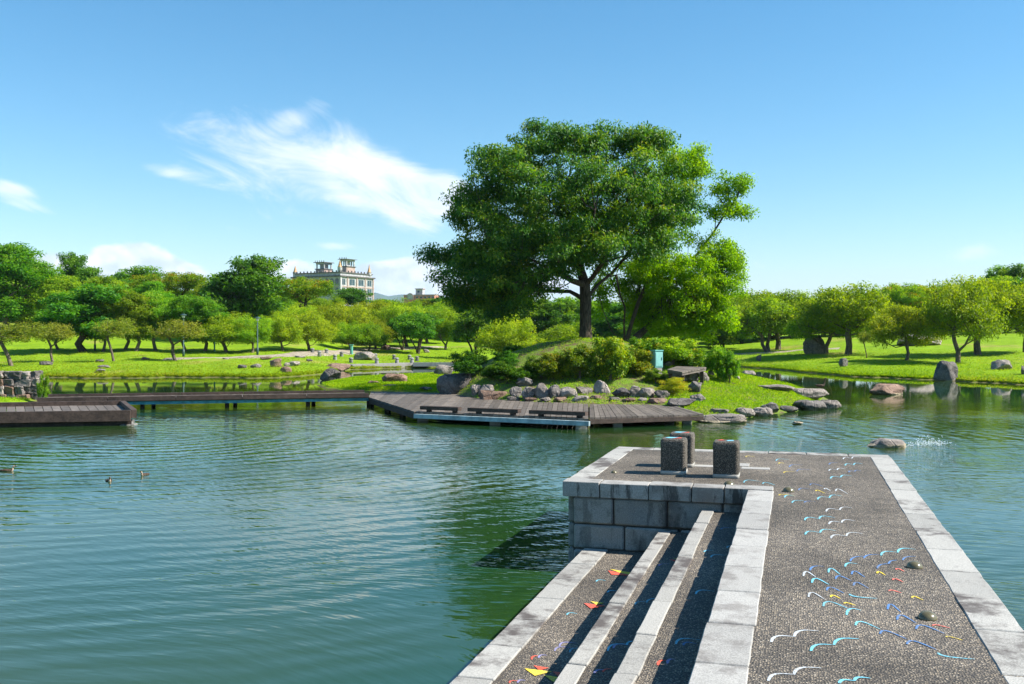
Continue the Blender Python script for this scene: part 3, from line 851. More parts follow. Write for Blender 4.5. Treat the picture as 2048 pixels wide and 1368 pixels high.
# ------------------------------------------------------------------ timber decks
def plank_run(parent, f0, f1, b0, b1, n, z, th=.05, name='plank', gap=.08, material='plank'):
    for i in range(n):
        t0 = (i + gap / 2) / n; t1 = (i + 1 - gap / 2) / n
        dz = rng.uniform(-.004, .004)
        q = [f0.lerp(f1, t0), f0.lerp(f1, t1), b0.lerp(b1, t1), b0.lerp(b1, t0)]
        v, f = hexa([(a.x, a.y, z - th) for a in q], [(a.x, a.y, z + dz) for a in q])
        obj(name, pyd(name, v, f), M[material], parent)


def beam_between(parent, a, c, wid, z0, z1, name, material, off=0.0):
    """straight beam from plan point a to c, its body lying to the far side of that line"""
    a = Vector((a[0], a[1], 0)); c = Vector((c[0], c[1], 0)); d = (c - a).normalized(); n = Vector((-d.y, d.x, 0))
    if n.y < 0: n = -n
    a = a + n * off; c = c + n * off
    q = [a, c, c + n * wid, a + n * wid]
    if (c - a).cross(n).z < 0: q = q[::-1]
    v, f = hexa([(p_.x, p_.y, z0) for p_ in q], [(p_.x, p_.y, z1) for p_ in q])
    return obj(name, pyd(name, v, f), M[material], parent)


DZ = 0.30
deck = tag(empty('island_deck', tuple(P(1000, 830, 0))), 'timber deck along the front of the island with low kerb benches and pale fascia', 'deck')
deck.location = (0, 0, 0)
PD = lambda u, v: P(u, v, DZ)
plank_run(deck, PD(737, 794), PD(829, 823), PD(742, 783), PD(880, 786), 16, DZ)
plank_run(deck, PD(830, 823.5), PD(1177, 837.5), PD(881, 786), PD(1177, 808), 34, DZ)
plank_run(deck, PD(1179, 835), PD(1408, 828), PD(1179, 808), PD(1340, 809), 22, DZ)
a0, a1 = PD(828, 824), PD(1178, 838.5)
beam_between(deck, a0, a1, .10, DZ - .175, DZ - .056, 'fascia', 'beam_pale', -.02)
beam_between(deck, PD(1180, 836), PD(1408, 829), .10, DZ - .16, DZ - .052, 'rim_board', 'beam', .01)
beam_between(deck, PD(737, 795), PD(828, 824), .10, DZ - .20, DZ - .052, 'rim_board', 'beam', .01)
for ua, ub in ((838, 914), (933, 1034), (1056, 1169)):
    va = 823.5 + (ua - 830) / 347 * 14; vb = 823.5 + (ub - 830) / 347 * 14
    A_, B_ = PD(ua, va), PD(ub, vb)
    kb = beam_between(deck, A_, B_, .22, DZ + .065, DZ + .165, 'kerb_beam', 'beam', .05)
    for t in (.16, .84):
        c = A_.lerp(B_, t); c2_ = A_.lerp(B_, t + .07)
        o = beam_between(deck, c, c2_, .16, DZ + .005, DZ + .064, 'kerb_block', 'beam', .08)
def block_under(parent, u, d, w_, z1, material, name):
    x, y = Q(u, d)
    o = obj(name, boxm(-w_ / 2, w_ / 2, 0, w_ * .9, -.8, z1, .01), M[material], parent)
    o.location = (x, y, 0); o.rotation_euler = (0, 0, TH); return o


for u, d in ((845, 28.9), (990, 27.7), (1163, 26.45)):
    block_under(deck, u, d, .30, DZ - .18, 'concrete', 'footing')
for u, d in ((1236, 27.2), (1375, 28.2), (1340, 29.2)):
    block_under(deck, u, d, .25, DZ - .06, 'concrete', 'footing')
for u, v in ((770, 804), (800, 812)):
    c = PD(u, v)
    obj('post', boxm(c.x - .08, c.x + .08, c.y + .15, c.y + .31, -.8, DZ - .06, .01), M['beam'], deck)

# boardwalk
bw = tag(empty('boardwalk'), 'long low boardwalk on a blue steel beam crossing the pond', 'boardwalk')
L0 = Vector(Q(75, 32.6) + (0,)); L1 = Vector(Q(738, 35.2) + (0,))
dn = Vector((-(L1 - L0).y, (L1 - L0).x, 0)).normalized()
plank_run(bw, L0, L1, L0 + dn * 1.7, L1 + dn * 1.7, 78, .37, .045)
for off, nm in ((-.09, 'kerb_beam'), (1.60, 'kerb_beam')):
    for i in range(5):
        a = L0.lerp(L1, i / 5 + .001); c = L0.lerp(L1, (i + 1) / 5 - .001)
        beam_between(bw, a, c, .12, .375 if off > 0 else .30, .46 if off > 0 else .445, nm, 'beam', off)
beam_between(bw, L0, L1, .06, .27, .32, 'edge_board', 'beam', .04)
beam_between(bw, L0.lerp(L1, .18), L1, .12, .16, .268, 'steel_beam', 'steel_blue', .12)
beam_between(bw, L0.lerp(L1, .18), L1, .12, .16, .268, 'steel_beam', 'steel_blue', 1.35)
for u in (288, 455, 615, 735):
    for off in (.16, 1.4):
        x, y = Q(u + (14 if off > 1 else 0), 33.4 + (u - 75) / 660 * 2.6)
        q = Vector((x, y, 0)) + dn * (off - .6)
        bm = bmesh.new(); tube(bm, [(q.x, q.y, -.9), (q.x, q.y, .3)], [.075, .075], 10)
        obj('post', bm, M['beam'], bw, True)

# left platform
lp = tag(empty('wooden_platform'), 'dark wooden platform with raised rim boards at the left edge', 'platform')
fr = Vector(Q(262, 27.6) + (0,)); fl = Vector(Q(-330, 26.2) + (0,)); br = Vector(Q(240, 31.3) + (0,)); bl = Vector(Q(-300, 29.6) + (0,))
plank_run(lp, fl, fr, bl, br, 30, .30, .05)
beam_between(lp, fl, fr, .14, .13, .425, 'rim_beam', 'beam', -.15)
beam_between(lp, fl, fr, .10, -.05, .125, 'lower_beam', 'beam', .02)
beam_between(lp, bl, br, .14, .22, .425, 'rim_beam', 'beam', .01)
q = [fr, fr + (br - fr) * 1.0]
d_ = (br - fr).normalized(); n_ = Vector((d_.y, -d_.x, 0))
vv, ff = hexa([tuple((fr + n_ * .005).xy) + (.2,), tuple((fr + n_ * .15).xy) + (.2,), tuple((br + n_ * .15).xy) + (.2,), tuple((br + n_ * .005).xy) + (.2,)],
              [tuple((fr + n_ * .005).xy) + (.43,), tuple((fr + n_ * .15).xy) + (.43,), tuple((br + n_ * .15).xy) + (.43,), tuple((br + n_ * .005).xy) + (.43,)])
obj('rim_beam', pyd('rim', vv, ff), M['beam'], lp)
for u, d in ((250, 27.9), (-60, 27.2), (100, 27.5), (243, 31.0)):
    x, y = Q(u, d); obj('footing', boxm(x - .17, x + .17, y - .15, y + .2, -.8, .12, .01), M['wallstone'], lp)
x, y = Q(252, 27.8)
obj('footing_pad', boxm(x - .3, x + .25, y - .25, y + .2, -.4, .025, .02), M['wallstone'], lp)

# small deck and cabinet on the island
sd = tag(empty('small_deck'), 'small weathered deck on the right of the island above rocks', 'deck')
cpts = [Vector(Q(1330, 34.4) + (zat(736, 34.4),)), Vector(Q(1364, 33.4) + (zat(742, 33.4),)), Vector(Q(1419, 35.2) + (zat(731, 35.2),)), Vector(Q(1352, 36.2) + (zat(729, 36.2),))]
_c = (cpts[0] + cpts[1] + cpts[2] + cpts[3]) / 4
cpts = [k.lerp(_c, .12) - Vector((0, 0, .05)) for k in cpts]
for i in range(8):
    t0, t1 = (i + .04) / 8, (i + .96) / 8
    q = [cpts[0].lerp(cpts[3], t0), cpts[1].lerp(cpts[2], t0), cpts[1].lerp(cpts[2], t1), cpts[0].lerp(cpts[3], t1)]
    v, f = hexa([(a.x, a.y, a.z - .05) for a in q], [tuple(a) for a in q])
    obj('plank', pyd('plank', v, f), M['plank'], sd)
for a, c in ((0, 1), (1, 2)):
    A_, B_ = cpts[a], cpts[c]; n = (cpts[3] - cpts[0]).normalized() if a == 0 else (cpts[0] - cpts[1]).normalized()
    o_ = n * .03; w_ = n * .08
    v, f = hexa([tuple(k + Vector((0, 0, -.13))) for k in (A_ + o_, B_ + o_, B_ + o_ + w_, A_ + o_ + w_)], [tuple(k + Vector((0, 0, -.052))) for k in (A_ + o_, B_ + o_, B_ + o_ + w_, A_ + o_ + w_)])
    obj('rim_board', pyd('rim', v, f), M['plank'], sd)
cen = (cpts[0] + cpts[1] + cpts[2] + cpts[3]) / 4
for k in cpts:
    q = k.lerp(cen, .2)
    obj('post', boxm(q.x - .06, q.x + .06, q.y - .06, q.y + .06, gz(q.x, q.y) - .3, q.z - .06), M['beam'], sd)
x, y, z, d = hit(1313, 752)
x, y = Q(1313, d); z = gz(x, y)
cb = tag(empty('utility_cabinet', (x, y, z), TH + .5), 'green metal utility cabinet standing among the island shrubs', 'cabinet')
zt = zat(700, d) - z; zb = zat(735, d) - z
obj('body', boxm(-.17, .17, -.15, .15, zb, zt - .05, .006), M['cabinet_pale'], cb)
obj('plinth', boxm(-.15, .15, -.13, .13, -.2, zb - .002), M['concrete'], cb)
obj('lid', boxm(-.19, .19, -.17, .17, zt - .048, zt, .008), M['cabinet'], cb)
dr = obj('door', boxm(-.145, .145, -.162, -.152, zb + .05, zt - .09, .003), M['cabinet_pale'], cb)
obj('handle', boxm(.09, .11, -.176, -.163, (zb + zt) / 2 - .05, (zb + zt) / 2 + .05), M['lamp_metal'], dr)

# ------------------------------------------------------------------ rocks
def block_mesh(seed, sx, sy, sz):
    r = random.Random(seed); off = Vector((r.uniform(0, 50), r.uniform(0, 50), r.uniform(0, 50)))
    bm = boxm(-.5, .5, -.5, .5, 0, 1, .07)
    bmesh.ops.subdivide_edges(bm, edges=bm.edges[:], cuts=2, use_grid_fill=True)
    k = [r.uniform(-.16, .16) for _ in range(6)]
    for v in bm.verts:
        c = v.co
        c.x += k[0] * (c.z - .5) + k[1] * c.y; c.z += k[2] * c.x * .8; c.y += k[3] * c.x * .6 + k[4] * (c.z - .5) * .5
        c += Vector((mnoise.noise(c * 2.2 + off), mnoise.noise(c * 2.2 - off), mnoise.noise(c * 2.6 + off * 2))) * .11
        v.co = Vector((c.x * sx, c.y * sy, c.z * sz))
    me = bpy.data.meshes.new('stone'); bm.to_mesh(me); bm.free(); return me


def rock_mesh(seed, sx, sy, sz, flat=0.0, sub=3, soft=False):
    r = random.Random(seed)
    bm = bmesh.new(); bmesh.ops.create_icosphere(bm, subdivisions=sub, radius=1.0)
    planes = []
    for k in range(3 if soft else 13):
        n = Vector((r.gauss(0, 1), r.gauss(0, 1), r.gauss(0, .8))).normalized(); planes.append((n, r.uniform(.5, .86)))
    planes.append((Vector((r.uniform(-.2, .2), r.uniform(-.2, .2), 1)).normalized(), 0.78 - flat))
    off = Vector((r.uniform(0, 50), r.uniform(0, 50), r.uniform(0, 50)))
    for v in bm.verts:
        c = v.co.copy()
        for n, h in planes:
            e = c.dot(n) - h
            if e > 0: c -= n * e * .97
        c *= 1 + .16 * mnoise.noise(c * 1.6 + off) + .07 * mnoise.noise(c * 4.2 + off) + .03 * mnoise.noise(c * 9 + off)
        v.co = c
    xs = [v.co.x for v in bm.verts]; ys = [v.co.y for v in bm.verts]; zs = [v.co.z for v in bm.verts]
    for v in bm.verts:
        v.co = Vector(((v.co.x - (max(xs) + min(xs)) / 2) * sx / (max(xs) - min(xs)), (v.co.y - (max(ys) + min(ys)) / 2) * sy / (max(ys) - min(ys)), (v.co.z - min(zs)) * sz / (max(zs) - min(zs))))
    me = bpy.data.meshes.new('rock'); bm.to_mesh(me); bm.free()
    return me


rock_n = [0]


def rock(u0, u1, v0, v1, label, mat_='rock', group=None, depth=None, flat=0.0, sink=0.22, name='rock', deep=0.8, soft=False):
    uc = (u0 + u1) / 2
    x, y, z, d = hit(uc, v1 - 1)
    if depth: d = depth
    wd = (u1 - u0) * d / FPX; hh = (v1 - v0) * d / FPX
    d2 = d + wd * deep * .35
    x, y = Q(uc, d2)
    hh = max(hh * .8, zat(v0, d2) - z)
    full = hh / (1 - sink)
    rock_n[0] += 1
    o = obj(name, rock_mesh(rock_n[0] * 7 + 3, wd, wd * deep, full, flat, 4 if (u1 - u0) > 22 else 3, soft), M[mat_], None, True)
    o.location = (x, y, z - full * sink); o.rotation_euler = (0, 0, TH)
    tag(o, label, 'rock', group)
    return o


ORD = ['first', 'second', 'third', 'fourth', 'fifth', 'sixth', 'seventh', 'eighth', 'ninth', 'tenth', 'eleventh', 'twelfth', 'thirteenth', 'fourteenth', 'fifteenth', 'sixteenth', 'seventeenth', 'eighteenth', 'nineteenth', 'twentieth', 'twenty-first', 'twenty-second', 'twenty-third', 'twenty-fourth']
rock(872, 948, 746, 790, 'very large dark boulder at the left end of the island behind the deck', 'rock_dark', name='boulder')
rock(867, 907, 729, 752, 'pale cracked boulder in the channel left of the island', 'rock', name='boulder')
rock(955, 1015, 780, 805, 'brown block-like rock at the left of the island rock edging', 'rock_brown')
rock(1031, 1067, 754, 775, 'dark rock half way up the island slope, left of the bushes', 'rock_dark')
rock(1187, 1221, 760, 789, 'tall rounded grey boulder standing above the island rock row', 'rock', name='boulder')
up = [(943, 960, 772, 790), (958, 990, 773, 788), (1020, 1043, 777, 794), (1045, 1071, 777, 797), (1071, 1099, 770, 797), (1098, 1121, 773, 796), (1121, 1152, 778, 796), (1154, 1182, 777, 789),
      (1225, 1257, 779, 796), (1257, 1278, 775, 796), (1279, 1308, 779, 797), (1309, 1337, 784, 799)]
for i, r in enumerate(up):
    r = (r[0] - 2, r[1] + 3, r[2] - 4, r[3] + 1)
    rock(*r, 'grey edging rock on island slope, %s from left in upper row' % ORD[i], ('rock', 'rock', 'rock_dark')[i % 3], 'upper row of island edging rocks', depth=None)
low = [(1015, 1040, 795, 805), (1050, 1073, 797, 805), (1081, 1101, 796, 805), (1110, 1133, 796, 805), (1145, 1176, 793, 805), (1181, 1206, 792, 799), (1220, 1238, 796, 802), (1245, 1271, 797, 806), (1276, 1293, 797, 805), (1295, 1332, 798, 807)]
for i, r in enumerate(low):
    r = (r[0] - 2, r[1] + 2, r[2] - 2, r[3])
    rock(*r, 'low flat rock in grass behind deck, %s from left in lower row' % ORD[i], ('rock', 'rock_brown')[i % 2], 'lower row of island edging rocks', flat=.1)
for r, lab, mt in (((1333, 1392, 796, 816), 'broad dark slab rock beside the right end of the island deck', 'rock_dark'), ((1376, 1413, 787, 805), 'pale rounded rock above the right end of the deck', 'rock'),
                   ((1376, 1405, 762, 788), 'angular dark rock below the small deck', 'rock_dark'), ((1357, 1399, 746, 767), 'dark ledge rock directly under the small deck', 'rock_dark'),
                   ((1336, 1382, 740, 764), 'mottled rock under the left corner of the small deck', 'rock'), ((1386, 1408, 740, 757), 'shaded rock under the right end of the small deck', 'rock_dark'),
                   ((1398, 1418, 742, 764), 'upright pale rock right of the small deck', 'rock'), ((1415, 1430, 740, 753), 'small rock behind the upright rock by the small deck', 'rock'),
                   ((1436, 1468, 742, 757), 'low grey rock under the round green bush', 'rock'), ((1466, 1480, 752, 760), 'small pale rock at the right foot of the bush', 'rock'),
                   ((1322, 1348, 778, 790), 'mossy rock beside the yellow juniper bush', 'rock'), ((1325, 1345, 722, 734), 'pale rock between the cabinet and the small deck', 'rock')):
    rock(*r, lab, mt)
for r, lab, mt in (((1484, 1512, 741, 753), 'flat pale rock in the narrow water behind the island bush', 'rock'), ((1514, 1589, 769, 783), 'long low rock on the far side of the grassy point', 'rock'),
                   ((1575, 1658, 776, 798), 'large flat rock that the dark bird stands on', 'rock'), ((1585, 1652, 800, 822), 'dark rounded rock with grass tuft at the grassy point', 'rock_dark'),
                   ((1632, 1681, 799, 819), 'rightmost rounded rock at the tip of the grassy point', 'rock'), ((1553, 1596, 811, 825), 'low dark shore rock left of the grass tuft', 'rock_dark'),
                   ((1520, 1557, 804, 824), 'sloping rock set in the shore grass', 'rock_dark'), ((1504, 1546, 815, 834), 'rounded shore rock with dark top, second right of the deck slab', 'rock'),
                   ((1470, 1510, 815, 834), 'rounded pale shore rock just right of the big flat slab', 'rock'), ((1419, 1459, 817, 828), 'flat rock between the grass and the big shore slab', 'rock'),
                   ((1383, 1492, 828, 847), 'big flat slab rock in the water touching the right end of the deck', 'rock'), ((1584, 1608, 843, 850), 'small rock just breaking the water off the grassy point', 'rock'),
                   ((1735, 1811, 767, 791), 'pointed brown boulder in the water right of the grassy point', 'rock_brown'), ((1866, 1916, 721, 763), 'tall upright dark boulder at the right water edge', 'rock_dark'),
                   ((1731, 1817, 876, 897), 'smooth tan rock in the water beside the splash', 'rock'), ((1978, 2025, 719, 741), 'squat grey boulder on the right lawn near the frame edge', 'rock'),
                   ((1605, 1652, 672, 709), 'tall pale standing boulder under the leaning tree', 'rock'), ((1678, 1697, 716, 735), 'blue-grey pointed standing stone on the right bank', 'rock_dark'),
                   ((1512, 1523, 709, 724), 'small dark standing stone beside the right path', 'rock_dark'), ((1791, 1882, 666, 692), 'long grey boulder lying on the lawn behind the trees', 'rock'),
                   ((2040, 2064, 731, 752), 'dark boulder cut by the right frame edge', 'rock_dark')):
    ob_ = rock(*r, lab, mt, flat=.1 if 'slab' in lab else 0, name='boulder' if 'boulder' in lab else 'rock', soft=('rounded' in lab or 'smooth' in lab or 'flat' in lab or 'low' in lab), sink=.4 if 'smooth' in lab else .22)
    if 'bird stands' in lab: PERCH = ob_
for r, lab, mt in (((78, 105, 722, 733), 'dark rounded rock on the left lawn above the stone wall', 'rock_dark'), ((195, 220, 730, 737), 'upper of two low rocks at the left water edge', 'rock'), ((189, 213, 737, 745), 'lower of two low rocks at the left water edge', 'rock'),
                   ((190, 210, 719, 725), 'small dark rock on the left lawn by the thin leaning tree', 'rock_dark'), ((283, 300, 714, 722), 'reddish rock under the small leaning olive tree', 'rock_brown'),
                   ((474, 494, 729, 739), 'dark rock at the far water edge, left of a cluster', 'rock_dark'), ((500, 523, 727, 737), 'dark rock at the far water edge, second of the cluster', 'rock_dark'),
                   ((539, 565, 716, 734), 'tall brownish rock of the far shore cluster', 'rock_brown'), ((560, 584, 733, 746), 'rounded rock standing in the water off the far cluster', 'rock_brown'),
                   ((575, 601, 722, 732), 'long rock lying on the grass in the far cluster', 'rock'), ((567, 580, 725, 734), 'small pale rock in front of the long rock of the far cluster', 'rock'),
                   ((639, 684, 736, 763), 'big dark block boulder in the water left of the grassy spit', 'rock_dark'), ((646, 701, 726, 741), 'long low rock behind the dark block boulder', 'rock_brown'),
                   ((708, 752, 703, 723), 'large grey boulder on the quay between the bollards', 'rock'), ((764, 815, 747, 767), 'large rounded brown boulder on the grassy spit', 'rock_brown'),
                   ((735, 759, 761, 770), 'small brown rock left of the rounded boulder on the spit', 'rock_brown'), ((760, 797, 769, 775), 'flat shaded rock at the deck end of the spit', 'rock_dark'),
                   ((838, 870, 773, 783), 'flat shaded rock between the spit and the large island boulder', 'rock_dark'),
                   ((445, 460, 716, 721), 'small pale rock by the far path, left one', 'rock'), ((520, 545, 713, 720), 'low brown rock beside the far path', 'rock_brown'), ((590, 612, 711, 717), 'low rock on the far path edge', 'rock'),
                   ((612, 626, 718, 724), 'dark rock left of the first bollard', 'rock_dark'), ((762, 782, 690, 702), 'brown rock on the grass behind the quay', 'rock_brown'), ((846, 860, 698, 706), 'pale rock beside the dark round tree', 'rock')):
    rock(*r, lab, mt, name='boulder' if 'boulder' in lab else 'rock', soft='rounded' in lab)

# dry stone wall at the left edge
wl = tag(empty('dry_stone_wall'), 'rough dry stone wall at the left edge of the pond', 'wall')
A0 = Vector(Q(-200, 36.4) + (0,)); A1 = Vector(Q(88, 37.4) + (0,))
wn = Vector((-(A1 - A0).y, (A1 - A0).x, 0)).normalized()
wrng = random.Random(11)
vv, ff = hexa([tuple((A0 + wn * .25).xy) + (-.2,), tuple((A1 + wn * .25 - (A1 - A0).normalized() * .45).xy) + (-.2,), tuple((A1 + wn * 1.2 - (A1 - A0).normalized() * .9).xy) + (-.2,), tuple((A0 + wn * 3).xy) + (-.2,)],
              [tuple((A0 + wn * .25).xy) + (1.1,), tuple((A1 + wn * .25 - (A1 - A0).normalized() * .5).xy) + (1.08,), tuple((A1 + wn * 1.2 - (A1 - A0).normalized() * 1.0).xy) + (1.0,), tuple((A0 + wn * 3).xy) + (1.15,)])
A1c = A1
obj('core', pyd('core', vv, ff), M['earth'], wl)
zc = -.05
for row in range(4):
    hrow = (.36, .33, .30, .30)[row]
    t = -wrng.uniform(0, .3)
    Lw = (A1 - A0).length - row * .07
    while t < Lw - .1:
        wst = wrng.uniform(.34, .68); wst = min(wst, Lw - t)
        if wst < .18: break
        me = block_mesh(wrng.randrange(9999), wst * .97, .5, hrow * wrng.uniform(.86, 1.0))
        o = obj('stone', me, M[('rock_brown', 'rock_dark', 'rock')[wrng.choice((0, 1, 1, 2))]], wl)
        c = A0 + (A1 - A0).normalized() * (t + wst / 2) + wn * (.2 + wrng.uniform(-.04, .06) + row * .03)
        o.location = (c.x, c.y, zc); o.rotation_euler = (0, wrng.uniform(-.06, .06), TH + wrng.uniform(-.1, .1))
        t += wst * .98
    zc += hrow * .9

# ------------------------------------------------------------------ foliage builders
def leaf_mesh(name, Cn, A, Nn, L, W, rnd):
    n = len(Cn)
    A = A / np.linalg.norm(A, axis=1, keepdims=True)
    S = np.cross(A, Nn); S /= np.linalg.norm(S, axis=1, keepdims=True) + 1e-9
    N2 = np.cross(S, A)
    L = L[:, None]; W = W[:, None]
    v = np.empty((n, 4, 3))
    v[:, 0] = Cn - A * L / 2; v[:, 1] = Cn + S * W / 2 + N2 * W * .18 - A * L * .05
    v[:, 2] = Cn + A * L / 2 - N2 * L * .12; v[:, 3] = Cn - S * W / 2 + N2 * W * .18 - A * L * .05
    i = np.arange(n)[:, None] * 4
    f = np.concatenate([i + [[0, 3, 2]], i + [[0, 2, 1]]], 1).reshape(-1, 3)
    me = bpy.data.meshes.new(name)
    me.vertices.add(n * 4); me.vertices.foreach_set('co', v.astype(np.float32).ravel())
    me.loops.add(f.size); me.loops.foreach_set('vertex_index', f.astype(np.int32).ravel())
    me.polygons.add(len(f)); me.polygons.foreach_set('loop_start', np.arange(0, f.size, 3, dtype=np.int32))
    me.update(calc_edges=True)
    at = me.attributes.new('rnd', 'FLOAT', 'FACE'); at.data.foreach_set('value', np.repeat(rnd, 2).astype(np.float32))
    return me


def cluster_leaves(rg, cents, rads, per, llen, lwid, flat=.75, droop=.35, tone=.25, axial=0.5):
    """leaves spread through many overlapping clumps"""
    cents = np.asarray(cents, float); rads = np.asarray(rads, float)
    cnt = np.maximum(3, (per * (rads / rads.mean()) ** 2).astype(int))
    idx = np.repeat(np.arange(len(cents)), cnt); n = len(idx)
    D = rg.normal(size=(n, 3)); D /= np.linalg.norm(D, axis=1, keepdims=True)
    r = rg.random(n) ** .62 * 1.18
    sc = np.stack([np.ones(n), np.ones(n), np.full(n, flat)], 1)
    Cn = cents[idx] + D * sc * (rads[idx] * r)[:, None]
    Nn = D * .55 + rg.normal(size=(n, 3)) * .45 + np.array([0, 0, .65])
    A = D * axial + rg.normal(size=(n, 3)) * .6 + np.array([0, 0, -droop])
    L = llen * rg.uniform(.65, 1.25, n); W = lwid * rg.uniform(.7, 1.2, n)
    ctone = rg.random(len(cents))
    rnd = np.clip(.12 + .55 * rg.random(n) + tone * (ctone[idx] - .5) * 1.6 + .12 * (D[:, 2]), 0, 1)
    return Cn, A, Nn, L, W, rnd


def grow(rg, stems, cents, base_r, tip_r=.012, bias=.35, seg=7):
    """branches: stems are polylines from the base; every clump is joined to the nearest fitting limb"""
    pos, par, dist = [], [], []
    for s in stems:
        prev = -1
        for p_ in s:
            p_ = np.array(p_, float)
            if prev < 0 and pos:
                prev = int(np.argmin([np.linalg.norm(q_ - p_) for q_ in pos])); continue
            pos.append(p_); par.append(prev); dist.append(0 if prev < 0 else dist[prev] + np.linalg.norm(p_ - pos[prev])); prev = len(pos) - 1
    root = pos[0]
    minz = root[2] + .35 * (max(s[-1][2] for s in stems) - root[2])
    order = np.argsort([np.linalg.norm(np.asarray(c) - np.asarray(stems[0][-1])) for c in cents])
    for k in order:
        c = np.asarray(cents[k], float)
        PA = np.array(pos); DA = np.array(dist)
        cost = np.linalg.norm(PA - c, axis=1) + bias * DA + np.where(PA[:, 2] < minz, 3.0, 0) + np.maximum(0, PA[:, 2] - c[2]) * .5
        j = int(np.argmin(cost)); a = pos[j]; l = np.linalg.norm(c - a)
        m_ = max(1, int(l / .55)); prev = j
        jit = rg.normal(size=3) * .07 * l
        for q in range(1, m_ + 1):
            t = q / m_
            p_ = a + (c - a) * t + jit * math.sin(math.pi * t) + np.array([0, 0, -.10 * l * math.sin(math.pi * t)])
            pos.append(p_); par.append(prev); dist.append(dist[prev] + l / m_); prev = len(pos) - 1
    n = len(pos); wgt = np.ones(n) * .4
    for i in range(n - 1, 0, -1):
        if par[i] >= 0: wgt[par[i]] += wgt[i]
    rad = tip_r * wgt ** .5
    rad = tip_r + (rad - rad.min()) * (base_r - tip_r) / (rad[0] - rad.min() + 1e-9)
    for i in range(1, n):
        if par[i] >= 0: rad[i] = min(rad[i], rad[par[i]] * (.985 if par[i] == i - 1 else .72))
    kids = [[] for _ in range(n)]
    for i in range(n):
        if par[i] >= 0: kids[par[i]].append(i)
    V, F = [], []
    def ring(p_, d, r, sg):
        d = d / (np.linalg.norm(d) + 1e-9); ref = np.array([.31, .87, .38]); a = np.cross(d, ref); a /= np.linalg.norm(a) + 1e-9; b_ = np.cross(d, a)
        s0 = len(V)
        for k in range(sg):
            th = 2 * math.pi * k / sg; V.append(p_ + (a * math.cos(th) + b_ * math.sin(th)) * r)
        return s0
    main = [max(k, key=lambda c: rad[c]) if k else -1 for k in kids]
    rid = [None] * n
    for i in range(n):
        din = pos[i] - pos[par[i]] if par[i] >= 0 else np.array([0, 0, 1.0])
        dout = pos[main[i]] - pos[i] if main[i] >= 0 else din
        dd = din / (np.linalg.norm(din) + 1e-9) + dout / (np.linalg.norm(dout) + 1e-9)
        r = rad[i] * (1.25 if par[i] < 0 else 1)
        rid[i] = ring(pos[i], dd, r, seg)
        if par[i] >= 0:
            j = par[i]
            if main[j] == i: s0 = rid[j]
            else: s0 = ring(pos[j], din, min(rad[j] * .9, rad[i] * 1.3), seg)
            for k in range(seg):
                F.append((s0 + k, s0 + (k + 1) % seg, rid[i] + (k + 1) % seg, rid[i] + k))
    return pyd('trunk', [tuple(v) for v in V], F)


def ell_points(rg, lobes, n, shell=.5):
    """clump centres in a union of ellipsoids (cx,cy,cz,rx,ry,rz,weight), biased to the surface"""
    lobes = np.asarray(lobes, float); w_ = lobes[:, 6] / lobes[:, 6].sum()
    out = []
    for _ in range(n):
        l = lobes[rg.choice(len(lobes), p=w_)]
        D = rg.normal(size=3); D /= np.linalg.norm(D)
        r = rg.uniform(shell, 1.0) if rg.random() < .75 else rg.uniform(.1, .8)
        out.append(l[:3] + D * l[3:6] * r)
    return np.array(out)


# ------------------------------------------------------------------ the two island trees
rg = np.random.default_rng(5)


def lobe(u, v, d, ru, rv, rd, wgt):
    d += 2; x, y = Q(u, d); k = d / FPX
    return (x, y, zat(v, d), ru * k, rd, rv * k, wgt)


def pt(u, v, d):
    d += 2; x, y = Q(u, d); return (x, y, zat(v, d))


big = tag(empty('shade_tree', pt(1172, 684, 38)), 'large dark green broad-crowned tree on the island mound', 'tree')
bx0, by0, bz0 = big.location; off = np.array([bx0, by0, bz0])
bz0 = gz(bx0, by0) - .1
stems = [[pt(1172, 692, 38), pt(1171, 650, 38), pt(1171, 600, 38), pt(1170, 570, 38), pt(1160, 535, 38.3), pt(1160, 490, 38.4), pt(1150, 440, 38.3), pt(1140, 380, 38)],
         [pt(1170, 570, 38), pt(1185, 555, 37.8), pt(1205, 525, 37.2), pt(1225, 480, 36.8), pt(1250, 420, 36.6), pt(1265, 360, 36.8)],
         [pt(1172, 585, 38), pt(1195, 570, 38.3), pt(1225, 545, 38.9), pt(1270, 490, 39.5), pt(1330, 430, 40)],
         [pt(1170, 575, 38), pt(1145, 562, 37.4), pt(1100, 540, 36.6), pt(1030, 500, 36.2), pt(970, 470, 36)],
         [pt(1170, 600, 38), pt(1140, 583, 38.4), pt(1090, 582, 38.9), pt(1010, 560, 39.4), pt(940, 545, 39.6)],
         [pt(1160, 535, 38.3), pt(1120, 480, 39.5), pt(1060, 410, 40), pt(1020, 340, 39.6)],
         [pt(1160, 535, 38.3), pt(1180, 480, 36.5), pt(1190, 420, 35.3), pt(1180, 350, 35.3)]]
